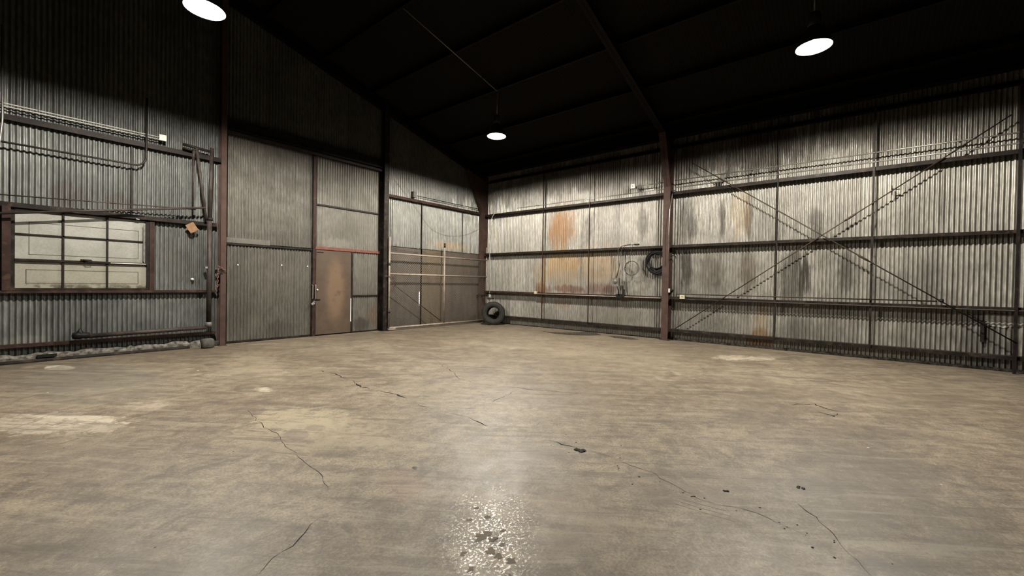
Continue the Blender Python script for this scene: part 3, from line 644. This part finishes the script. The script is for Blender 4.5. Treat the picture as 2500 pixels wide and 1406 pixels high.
def chain(path, name, mat, label, r=.005, step=.035):
    m = MB(); path = [Vector(q) for q in path]; L = sum((b-a).length for a, b in zip(path, path[1:])); n = int(L/step); 
    for i in range(n):
        dd = (i+.5)*step; 
        for a, b in zip(path, path[1:]):
            if dd <= (b-a).length: break
            dd -= (b-a).length
        t = (b-a).normalized(); c = a+t*dd; s_ = t.cross(Vector((.3, .9, .2))).normalized()
        if i % 2: s_ = t.cross(s_)
        m.tube([c+t*(step*.7*math.cos(u))+s_*(step*.32*math.sin(u)) for u in [2*PI*k/10 for k in range(10)]], r, 5, closed=True)
    return one(m, name, MAT[mat], label, 'chain')
chain([(-4.22, -.23, 1.56), (-4.10, -.31, 1.53), (-4.02, -.30, 1.58), (-3.99, -.30, 1.10)], 'gate_chain', 'chain', 'rusty chain tying the chain-link gate to the dark column', .005)
a = onL(531, 655, .25); b = onL(548, 660, .25)
chain([b+Vector((.02, 0, -.03)), b, a+Vector((.02, 0, .04)), onL(532, 665, .25), onL(530, 705, .25)], 'hanging_chain', 'chain', 'reddish chain hanging on the column left of the sliding door', .008, .045)
m = MB(); q = onL(536, 662, .2); m.box((q.x-.06, -.24, q.z-.05), (q.x+.045, -.222, q.z+.03)); m.box((q.x-.06, -.23, q.z-.05), (q.x-.05, -.13, q.z+.03)); one(m, 'chain_bracket', MAT['girt'], 'small steel plate bracket holding the reddish chain', 'bracket')

q = onL(1011, 475, .10); gb = thing('junction_box', q-Vector((0, 0, .09)), 'small grey junction box above the chain-link gate', 'box')
m = MB(); m.box(q-Vector((.05, .04, .09)), q+Vector((.05, .088, .09))); m.build('box', MAT['boxgrey'], gb)
a = onL(1018, 478, .10); m = MB(); m.tube([a, Vector((-.32, a.y, a.z))], .011, 8); one(m, 'conduit', MAT['blacksteel'], 'thin dark conduit above the gate girt, running to the corner column', 'conduit')
def droop(pts, label):
    m = MB(); m.tube(fillet([onL(x, y, .03) for x, y in pts], 1.0, 8), .0035, 6); return one(m, 'hanging_wire', MAT['cable'], label, 'wire', 'thin wires hanging above the gate')
droop([(962, 438), (1010, 500), (1050, 560), (1085, 576), (1135, 576), (1172, 558)], 'longest thin wire sagging across the sheets above the gate')
droop([(953, 604), (990, 613), (1025, 617)], 'thin wire hanging across the left board above the gate rail'); droop([(1030, 612), (1050, 622), (1082, 616)], 'short thin wire over the middle board')
# ================================================================== conduits, boxes on the right wall
def run(name, pts, r, mat, label, cat='conduit', group=None, straps=()):
    m = MB(); m.tube(fillet(pts, .12), r, 10)
    t = thing(name, base(m), label, cat, group); m.build('tube', MAT[mat], t)
    for q, ax in straps:
        m = MB(); m.lathe([(r, -.012), (r*1.6, -.012), (r*1.6, .012), (r, .012)], q, ax, 12); m.build('strap', MAT['conduit'], t)
    return t
def box(name, c, sx, sy, sz_, mat, label, cat, extra=None):
    t = thing(name, Vector(c)-Vector((0, 0, sz_/2)), label, cat)
    m = MB(); c = Vector(c); m.box(c-Vector((sx, sy, sz_))/2, c+Vector((sx, sy, sz_))/2); m.build('box', MAT[mat], t)
    if sy == .06: m = MB(); m.box(c-Vector((.02, -.02, .02)), (c.x+.02, -.012, c.z+.02)); m.build('stand_off', MAT['girt'], t)
    elif c.x > -.29 and c.y < -.5: m = MB(); m.box(c-Vector((-.02, .02, .02)), (-.012, c.y+.02, c.z+.02)); m.build('stand_off', MAT['girt'], t)
    if extra: extra(t, c)
    return t
Y = (0, 1, 0); X = (1, 0, 0)
za = onR(1640, 455, .14).z
ra = lambda px, py, o=.14: onR(px, py, o+.07 if o > .11 else o)
def level(p, q): z = (p.z+q.z)/2; return [Vector((p.x, p.y, z)), Vector((q.x, q.y, z))]
c1 = level(ra(1553, 455), ra(1622, 445)); run('conduit', c1, .011, 'conduit', 'short upper conduit from the white box to the red column')
c2 = level(ra(1262, 508), ra(1622, 462)); run('conduit', c2, .011, 'conduit', 'long conduit above the highest girt of the rusted bay', straps=[(ra(1370, 494), Y), (ra(1515, 475), Y)])
c3 = level(ra(1648, 440), ra(2500, 323)); c3[1].y = -19.8; run('conduit', c3, .013, 'conduit', 'upper of two long conduits right of the red column', straps=[(Vector((-.14, -8.6, c3[0].z)), Y), (Vector((-.14, -11.9, c3[0].z)), Y)])
c4 = level(ra(1648, 459), ra(2500, 347)); c4[1].y = -19.8; run('conduit', c4, .013, 'conduit', 'lower of two long conduits right of the red column', straps=[(Vector((-.14, -9.3, c4[0].z)), Y)])
def knock(t, c):
    m = MB(); m.lathe([(0, .002), (.012, .002), (.012, 0), (0, 0)], (c.x-.034, c.y, c.z), (-1, 0, 0), 12); m.build('knockout', MAT['boxgrey'], t)
q = ra(1546, 455); box('junction_box', q, .06, .12, .12, 'white', 'bright white junction box high on the right wall, left of the red column', 'box', knock)
q = ra(1762, 439); box('junction_box', q, .06, .13, .10, 'boxgrey', 'grey junction box on the conduits right of the red column', 'box', knock)
q = ra(1666, 724, .15); box('outlet_box', q, .05, .12, .12, 'ivory', 'yellowed outlet box just right of the red column base', 'outlet', knock)
q = ra(1308, 714, .15); box('outlet_box', q, .05, .10, .09, 'ivory', 'small yellowed box where the low conduit starts in the rusted bay', 'outlet')
# low conduits in front of girt B
z = ra(1400, 720, .155).z
l1 = level(ra(1308, 717, .155), ra(1615, 728, .155)); run('conduit', l1, .014, 'gatepipe', 'low pale conduit in front of the second-lowest girt, rusted bay')
l2 = level(ra(1650, 718, .17), ra(2288, 735, .17)); l2t = run('conduit', l2, .013, 'rod', 'thin rod-like pipe above the second-lowest girt, right bay')
l3 = level(ra(1650, 731, .155), ra(2500, 758, .155)); l3[1].y = -19.7; run('conduit', l3, .013, 'pipe', 'low brown conduit in front of the second-lowest girt, right bay')
q = ra(2297, 734, .17); m = MB(); m.lathe([(0, -.04), (.03, -.035), (.035, 0), (.02, .03), (0, .04)], q, Y, 12); m.build('end_knob', MAT['blacksteel'], l2t)
# white conduit drops
def drop(pts, label, mat='conduit_white'):
    return run('white_conduit', pts, .011, mat, label, 'conduit', 'conduit drops on columns')
cf = lambda px, py: onR(px, py, .30)
drop([cf(1228, 518), cf(1209, 519), cf(1201, 530), cf(1198, 573), cf(1196, 580), cf(1195, 716)], 'white conduit running down the corner column')
q = cf(1195.5, 722); box('outlet_box', q, .04, .06, .10, 'conduit_white', 'small white switch box on the corner column', 'outlet')
def cs(px, py):   # on the camera-facing side plane of the red column
    d = ray(px, py); return CAM + d*((-6.81-CAM.y)/d.y)
drop([cs(1652, 465)+Vector((0, 0, 0)), cs(1645, 464), cs(1641, 474), cs(1640, 490), cs(1636, 505)+Vector((0, .0, 0)), cs(1633, 560), cs(1632, 640)], 'zinc conduit bending down the side of the red column', 'conduit')
q = cs(1634, 709); box('outlet_box', q, .05, .03, .10, 'white', 'small white switch box on the side of the red column', 'outlet')
m = MB(); q = cs(1640, 626); m.tube([q+Vector((-.06, .0, .0)), q+Vector((0, -.05, .02)), q+Vector((.02, -.09, 0)), q+Vector((.02, -.10, -.05))], .01, 8); one(m, 'wire_hook', MAT['cable'], 'black wire hook tied to the side of the red column', 'hook')
# disconnect box with cables
q = ra(1504, 690, .16); db = thing('disconnect_switch', q-Vector((0, 0, .12)), 'grey electrical switch box hanging low in the rusted bay', 'switch box')
m = MB(); m.box(q-Vector((.05, .10, .10)), q+Vector((.04, .10, .13))); m.build('box', MAT['boxgrey'], db)
m = MB(); m.lathe([(0, .02), (.055, .018), (.065, 0), (.065, -.01)], q+Vector((-.05, 0, .03)), (-1, 0, 0), 18); m.build('cover', MAT['boxgrey'], db)
m = MB(); m.tube([q+Vector((-.02, -.03, -.10)), q+Vector((-.02, -.08, -.2)), q+Vector((-.02, -.10, -.35))], .018, 8); m.build('gland', MAT['cable'], db)
m = MB(); m.obox(ra(1512, 722, .16), (.02, 0, 0), (0, .09, 0), (0, 0, .05)); m.obox(ra(1522, 716, .16), (.02, 0, 0), (0, .03, 0), (0, 0, .11)); one(m, 'pipe_tee', MAT['cable'], 'dark tangle of fittings under the grey switch box', 'fitting')
def cable(pts, r, mat, label, name='cable'):
    m = MB(); m.tube(fillet([ra(*p_) for p_ in pts], .5, 6), r, 8); return one(m, name, MAT[mat], label, 'cable', 'cables above the switch box')
cable([(1505, 680, .15), (1512, 655, .15), (1510, 625, .14), (1509, 607, .15), (1520, 600, .16), (1540, 596, .16)], .010, 'rope', 'grey cable rising from the switch box to the girt')
cable([(1503, 680, .16), (1514, 645, .16), (1516, 612, .15), (1524, 600, .17), (1555, 596, .17)], .009, 'rope', 'second grey cable, slightly right of the first')
cable([(1520, 715, .15), (1518, 660, .15), (1519, 605, .16)], .007, 'cable', 'thin black cable straight up from the fittings to the girt')
cable([(1545, 597, .15), (1538, 622, .15), (1534, 645, .14)], .006, 'rope', 'thin cable holding the small wire coil')
m = MB(); m.tube([ra(1526, 606, .13), ra(1530, 714, .13)], .006, 6); one(m, 'cable', MAT['cable'], 'thin dark vertical wire just right of the switch box', 'cable')
m = MB(); q = ra(1555, 597, .15); m.obox(q, (.03, 0, 0), (0, .06, 0), (0, 0, .02)); one(m, 'cable_clamp', MAT['cable'], 'small dark clamp on the girt above the wire coil', 'clamp')
def coil(name, px, py, off, R0, n, r, mat, label, jr, sy=1.0, dep=.05):
    q = ra(px, py, off); m = MB(); pts = []
    rnd = random.Random(px)
    for k in range(n):
        rr = R0+rnd.uniform(-jr, jr); cy, cz, ph = rnd.uniform(-jr, jr)*.6, rnd.uniform(-jr, jr)*.8, rnd.uniform(0, 6)
        dx = rnd.uniform(-dep/2, dep/2)
        for j in range(28):
            a = 2*PI*j/28; pts.append(q+Vector((dx, (rr*math.cos(a)*sy+cy), rr*(1+.06*math.sin(2*a+ph))*math.sin(a)+cz)))
    m.tube(pts, r, 6); return one(m, name, MAT[mat], label, 'coil')
coil('wire_coil', 1542, 655, .13, .19, 3, .006, 'rope', 'thin wire coiled in a circle on the right wall', .02)
coil('hose_coil', 1602, 640, .10, .25, 11, .012, 'cable', 'thick black cable coil hung left of the red column', .05, 1.0, .08)

# brace rods
def rod(a, b, lb, off0=.22):
    m = MB(); m.tube([ra(*a), ra(*b)], .011, 8); t = thing('brace_rod', base(m), lb, 'rod', 'diagonal brace rods'); m.build('rod', MAT['rod'], t)
    p_, q_ = ra(*a), ra(*b); d = (q_-p_).normalized(); m = MB(); c = p_.lerp(q_, .62); m.tube([c-d*.12, c-d*.08, c+d*.08, c+d*.12], [.011, .02, .02, .011], 8); m.build('turnbuckle', MAT['rod'], t)
rod((1647, 803, .16), (2470, 280, .16), 'brace rod rising from the red column foot to the upper right')
rod((1690, 398, .185), (2482, 838, .185), 'brace rod falling from upper left to the lower right')
# bracket near the tag at 2190,465
m = MB(); q = ra(2178, 465, .12); m.obox(q, (.012, 0, 0), (0, .008, 0), (0, 0, .09)); m.obox(q+Vector((0, -.05, .02)), (.012, 0, 0), (0, .06, .01), (0, 0, .008)); one(m, 'small_bracket', MAT['cable'], 'small black bracket on the right wall above the rod crossing', 'bracket')
# white lumps and torn pale sheet at right
m = MB(); a = onR(2403, 785, .02); b = onR(2500, 785, .02); sheet(m, 'R', b.y-.3, a.y, onR(2450, 798, .02).z, onR(2450, 768, .02).z, .016, .009, 3, .004, 8, None, .05, 5)
MAT['palesheet'] = plain('pale_sheet_scrap', (.62, .60, .54), .5, .2, .15, 12)
one(m, 'torn_sheet_strip', MAT['palesheet'], 'torn pale corrugated strip under the girt at the far right', 'metal strip')
m = MB(); q = onR(1969, 742, .03); m.box((-.045, q.y-.055, q.z-.04), (-.012, q.y+.03, q.z+.05)); one(m, 'paper_scrap', MAT['palesheet'], 'small pale scrap stuck on the wall below the rod crossing', 'scrap')
m = MB(); q = onR(2398, 810, .06); m.box((-.07, q.y-.02, q.z-.18), (-.025, q.y+.02, q.z+.20)); one(m, 'short_strut', MAT['girt'], 'short dark strut under the second-lowest girt at far right', 'strut')

# ================================================================== left wall pipes
la = lambda px, py, o=.15: onL(px, py, o)
w1 = level(la(0, 250), la(388, 334)); w1[0].x = -15
run('conduit', w1, .010, 'conduit_white', 'upper of two thin bright conduits ending at the white box', 'conduit', None, [(la(95, 271), X)])
w2 = level(la(0, 258), la(388, 339)); w2[0].x = -15
run('conduit', w2, .010, 'conduit_white', 'lower of two thin bright conduits ending at the white box', 'conduit', None, [(la(341, 330), X)])
q = la(397, 337, .14); box('junction_box', q, .11, .06, .11, 'white', 'bright white junction box high on the left wall', 'box')
m = MB(); m.tube(fillet([la(5, 60, .2), la(6, 290, .2), la(0, 340, .2), la(-30, 480, .2)], .1), .014, 8); one(m, 'conduit', MAT['conduit'], 'vertical conduit at the far left edge of the view', 'conduit')
pz = la(0, 346, .17); run('iron_pipe', [Vector((-15, pz.y, la(150, 370, .17).z)), la(340, 404, .17), la(357, 395, .17)+Vector((0, 0, .02)), la(359, 240, .17)], .016, 'darkpipe', 'dark iron pipe above the window, turning up towards the roof', 'pipe')
m = MB(); m.tube([la(-60, 470, .22), la(475, 511, .22)], .010, 8); m.tube([la(470, 505, .22), la(478, 511, .22)], .02, 8); one(m, 'thin_bar', MAT['pipe'], 'thin sloping bar just above the window', 'bar')
# swinging pipe bracket
pb = thing('pipe_bracket', la(502, 533, .22), 'brown pipe bracket frame mounted right of the window head', 'bracket')
for a, b, r, nm_ in [((-90, 523, .26), (503, 507, .26), .020, 'long_arm'), ((480, 362, .24), (503, 534, .24), .026, 'diagonal_arm'), ((472, 356, .2), (471, 510, .2), .014, 'vertical_rod'), ((474, 368, .2), (472, 390, .2), .024, 'sleeve')]:
    m = MB(); m.tube([la(*a), la(*b)], r, 12); m.build(nm_, MAT['pipe'], pb)
m = MB(); a = la(447, 352, .2); b = la(520, 372, .2); m.tube([a, b], .028, 12); m.tube([a-Vector((.0, 0, .07)), a.lerp(b, .5)-Vector((0, 0, .07))], .02, 10); m.build('top_arm', MAT['blacksteel'], pb)
dp = thing('downpipe', la(508, 800, .2), 'thick brown pipe running down beside the sliding-door column', 'pipe')
m = MB(); m.tube([la(517, 362, .2), la(512, 533, .2)], .034, 14); m.build('upper_pipe', MAT['pipe'], dp)
m = MB(); m.tube([la(512, 533, .2), la(509, 786, .2)], .042, 14); m.build('lower_pipe', MAT['pipe'], dp)
m = MB(); m.lathe([(.034, -.03), (.052, -.03), (.052, .03), (.034, .03)], la(512, 535, .2), (0, 0, 1), 14); m.build('coupling', MAT['girt'], dp)
m = MB(); q = la(509, 792, .2); m.lathe([(0, -.06), (.05, -.05), (.066, 0), (.05, .05), (0, .06)], q, (0, 0, 1), 16); m.build('elbow', MAT['boxgrey'], dp)
m = MB(); m.tube([la(504, 799, .2), la(205, 821, .2)], .038, 14); m.build('horizontal_pipe', MAT['pipe'], dp)
m = MB(); q = la(195, 819, .2); m.lathe([(0, -.10), (.05, -.09), (.065, -.02), (.05, .05), (.045, .12), (0, .12)], q, X, 14); m.lathe([(0, -.04), (.05, -.03), (.055, 0), (.02, .06), (0, .09)], q+Vector((0, 0, .04)), (0, 0, 1), 12); m.build('valve', MAT['cable'], dp)
m = MB(); q = la(508, 652, .24); m.box((q.x-.05, -.25, q.z-.03), (q.x-.01, -.12, q.z+.01)); m.build('pipe_strap', MAT['conduit'], dp)
# cardboard tag and cap
q = la(469, 556, .15); cdt = MB(); cdt.obox(q, (.058, 0, .038), (.01, .006, 0), (-.045, 0, .075)); tg_ = one(cdt, 'cardboard_tag', MAT['cardboard'], 'tilted brown card hanging by the corrugated wall right of the window', 'card')
m = MB(); q = onL(469, 682, .03); m.lathe([(0, .05), (.02, .045), (.028, .02), (.028, 0)], q, (0, -1, 0), 14); one(m, 'bolt_cap', MAT['white_chip'], 'small white cap sticking out of the left wall', 'cap')
# window hinge bright bits
m = MB(); q = onL(336, 535, .11); m.obox(q, (.025, 0, -.004), (0, .015, 0), (0, 0, .008)); one(m, 'bright_catch', MAT['chrome'], 'tiny bright catch at the top right of the window', 'catch')
# stones
def stone(px, py, w_, d, h, label, seed, mat='stone'):
    q = onF(px, py); m = MB(); n, r_ = 14, 8; vs = []
    for j in range(r_+1):
        for i in range(n):
            a = 2*PI*i/n; e = PI*j/r_; k = 1+.25*mn.noise(Vector((math.cos(a)*1.3+seed, math.sin(a)*1.3, e)))
            sg = lambda v, p_: math.copysign(abs(v)**p_, v)
            vs.append(q+Vector((sg(math.cos(a), .5)*sg(math.sin(e), .5)*w_/2*k, sg(math.sin(a), .5)*sg(math.sin(e), .5)*d/2*k, h/2+sg(math.cos(e), .5)*-h/2)))
    m.add(vs, [(j*n+i, j*n+(i+1) % n, (j+1)*n+(i+1) % n, (j+1)*n+i) for j in range(r_) for i in range(n)], 0, True)
    return one(m, 'stone_block', MAT[mat], label, 'stone')
stone(507, 850, .24, .12, .20, 'rough concrete block at the floor left of the door column', 3); stone(529, 843, .09, .09, .10, 'small stone between the block and the door column', 8)
m = MB(); q = onL(115, 868, .12); m.obox(q, (.11, 0, 0), (0, .02, 0), (0, 0, .022)); one(m, 'dark_vent', MAT['cable'], 'small black slot in the curb below the window', 'vent')

# ================================================================== tyres
def tyre(name, c, ax, label, R0=.385, W=.25, rim=.215):
    c = Vector(c); ax = Vector(ax).normalized(); t = thing(name, (c.x, c.y, 0), label, 'tyre')
    h = W/2
    prof = [(rim, -h*.62), (rim-.008, -h*.72), (rim+.012, -h*.80), (rim+.05, -h*.93), (rim+.09, -h), (R0-.05, -h*.95), (R0-.02, -h*.84), (R0-.004, -h*.70), (R0, -h*.35), (R0+.003, 0), (R0, h*.35), (R0-.004, h*.70), (R0-.02, h*.84), (R0-.05, h*.95), (rim+.09, h), (rim+.05, h*.93), (rim+.012, h*.80), (rim-.008, h*.72), (rim, h*.62), (rim+.02, h*.5), (R0-.03, h*.6), (R0-.025, 0), (R0-.03, -h*.6), (rim+.02, -h*.5), (rim, -h*.62)]
    m = MB(); m.lathe(prof, c, ax, 56); m.build('carcass', MAT['rubber'], t)
    m = MB(); a0 = Vector((0, 0, 1)); e1 = ax.cross(a0).normalized(); e2 = ax.cross(e1)
    for k in range(44):
        a = 2*PI*k/44
        for j, hh in enumerate((-h*.74, -h*.27, h*.27, h*.74)):
            aa = a+(.07 if j % 2 else 0); rr = e1*math.cos(aa)+e2*math.sin(aa); tt = -e1*math.sin(aa)+e2*math.cos(aa)
            rad = R0-(.008 if abs(hh) > h*.5 else -.0)
            m.obox(c+ax*hh+rr*rad, rr*.008, tt*.019, ax*(h*.18))
    m.build('tread', MAT['rubber'], t)
    m = MB()
    for sd in (-1, 1):
        for rr_ in (rim+.035, rim+.10): m.lathe([(rr_-.003, sd*(h*.9 if rr_ < rim+.05 else h)), (rr_, sd*(h*1.03 if rr_ > rim+.05 else h*.97)), (rr_+.003, sd*(h*.9 if rr_ < rim+.05 else h))], c, ax, 56)
    m.build('sidewall_rings', MAT['rubber'], t)
    return t
tyre('tyre', (-.62, -1.10, .392), (-.80, -.60, .05), 'black tyre leaning in the corner, the front one of two')
tyre('tyre', (-.37, -.93, .372), (-.70, -.71, .05), 'black tyre half hidden behind the front tyre in the corner', .365, .22, .205)

# ================================================================== puddles and debris
def puddle(pts, label, h=.003):
    m = MB(); pts = [onF(*q) for q in pts]; m.prism(pts, (0, 0, h)); return one(m, 'puddle', MAT['puddle'], label, 'puddle')
puddle([(1320, 808), (1345, 811), (1380, 812), (1430, 810), (1458, 813), (1468, 818), (1440, 819), (1390, 818), (1350, 814)], 'longer dark wet streak by the right wall foot')
puddle([(1485, 820), (1510, 821), (1535, 823), (1562, 829), (1540, 829), (1500, 825)], 'shorter dark wet streak, nearer the red column')
def chunk(px, py, r, mat, name, label, cat, flat=.4, n=3):
    q = onF(px, py); m = MB(); rnd = random.Random(px)
    for k in range(n):
        o = q+Vector((rnd.uniform(-r, r)*1.2, rnd.uniform(-r, r)*.9, 0)) if n > 1 else q
        rr = r*rnd.uniform(.4, .8); seg = 7; vs = []
        for j, (sc_, z) in enumerate(((1, 0), (1.1, rr*flat*.6), (.5, rr*flat*1.3))):
            vs += [o+Vector((math.cos(2*PI*i/seg)*rr*sc_*rnd.uniform(.7, 1.2), math.sin(2*PI*i/seg)*rr*sc_*rnd.uniform(.6, 1.1), z)) for i in range(seg)]
        m.add(vs, [tuple(range(seg-1, -1, -1)), tuple(2*seg+i for i in range(seg))]+[(j*seg+i, j*seg+(i+1) % seg, (j+1)*seg+(i+1) % seg, (j+1)*seg+i) for j in range(2) for i in range(seg)])
    return one(m, name, MAT[mat], label, cat)
chunk(1412, 1101, .035, 'cable', 'debris_lump', 'small heap of black debris in the middle of the floor', 'debris', .5, 5)
chunk(1518, 1141, .013, 'white_chip', 'white_chip', 'small white chip right of the black debris', 'chip', .5, 1)
chunk(826, 1268, .010, 'white_chip', 'white_chip', 'white chip near the crack at lower left centre', 'chip', .4, 1)
chunk(1018, 1142, .03, 'rubble', 'debris_lump', 'pale flake of concrete above the reddish floor stain', 'debris', .15, 2)
chunk(117, 958, .02, 'white_chip', 'white_chip', 'white chip on the floor in front of the left window', 'chip', .3, 1)
chunk(483, 905, .02, 'white_chip', 'white_chip', 'white chip on the floor before the door column', 'chip', .3, 1)
chunk(847, 1013, .012, 'white_chip', 'white_chip', 'tiny white chip in the left centre of the floor', 'chip', .3, 1)
chunk(2120, 1093, .012, 'white_chip', 'white_chip', 'white chip on the right part of the floor', 'chip', .3, 1)
chunk(2298, 1183, .012, 'white_chip', 'white_chip', 'white chip near the right edge of the floor', 'chip', .3, 1)
chunk(1955, 1192, .02, 'cable', 'debris_lump', 'scattered dark crumbs on the right of the floor', 'debris', .4, 5)
chunk(1770, 1198, .016, 'cable', 'debris_lump', 'small dark crumbs above the scrape marks', 'debris', .4, 4)

# ================================================================== lamps
def lamp(loc, label):
    t = thing('pendant_lamp', loc, label, 'lamp', 'pendant lamps'); loc = Vector(loc)
    m = MB(); m.lathe([(.055, .30), (.075, .29), (.13, .22), (.19, .10), (.225, .0), (.235, -.004), (.235, .004), (.200, .10), (.137, .228), (.078, .305), (.055, .31)], loc, seg=48); 
    m.build('shade', MAT['shade'], t)
    m = MB(); m.lathe([(.06, .285), (.125, .212), (.185, .095), (.221, .004)], loc, seg=48); m.build('reflector', MAT['reflector'], t)
    m = MB(); m.lathe([(.0001, .012), (.028, .018), (.046, .032), (.052, .050), (.046, .068), (.028, .082), (.0001, .088)], loc, seg=12); m.build('bulb', MAT['bulb'], t)
    m = MB(); m.tube([loc+Vector((0, 0, .082)), loc+Vector((0, 0, .285))], .022, 12); m.build('socket', MAT['shade'], t)
    m = MB(); m.lathe([(0, .52), (.06, .51), (.085, .48), (.085, .33), (.06, .30), (0, .30)], loc, seg=24); m.build('ballast_housing', MAT['shade'], t)
    zt = ROOF(loc.x)-.02; m = MB(); m.tube([loc+Vector((0, 0, .50)), Vector((loc.x, loc.y, zt))], .012, 8); m.build('stem', MAT['conduit'], t)
    return t
lamp(LAMP_SPOTS[0], 'glowing pendant lamp at the upper left, before the window bay')
lamp(LAMP_SPOTS[1], 'glowing pendant lamp farthest away, towards the corner')
lamp(LAMP_SPOTS[2], 'glowing pendant lamp at the upper right, before the rod-braced bay')
# thin conduit on the roof feeding the middle lamp
a = Vector((-3.42, -3.61, ROOF(-3.42)-.14)); d_ = ray(985, 20)
m = MB(); t_ = None
for k in range(1, 4000):
    q = CAM+d_*(k*.004)
    if q.z > ROOF(q.x)-.15: t_ = q; break
m.tube([a, t_], .012, 8); one(m, 'roof_conduit', MAT['conduit'], 'thin conduit under the roof running to the farthest lamp', 'conduit')
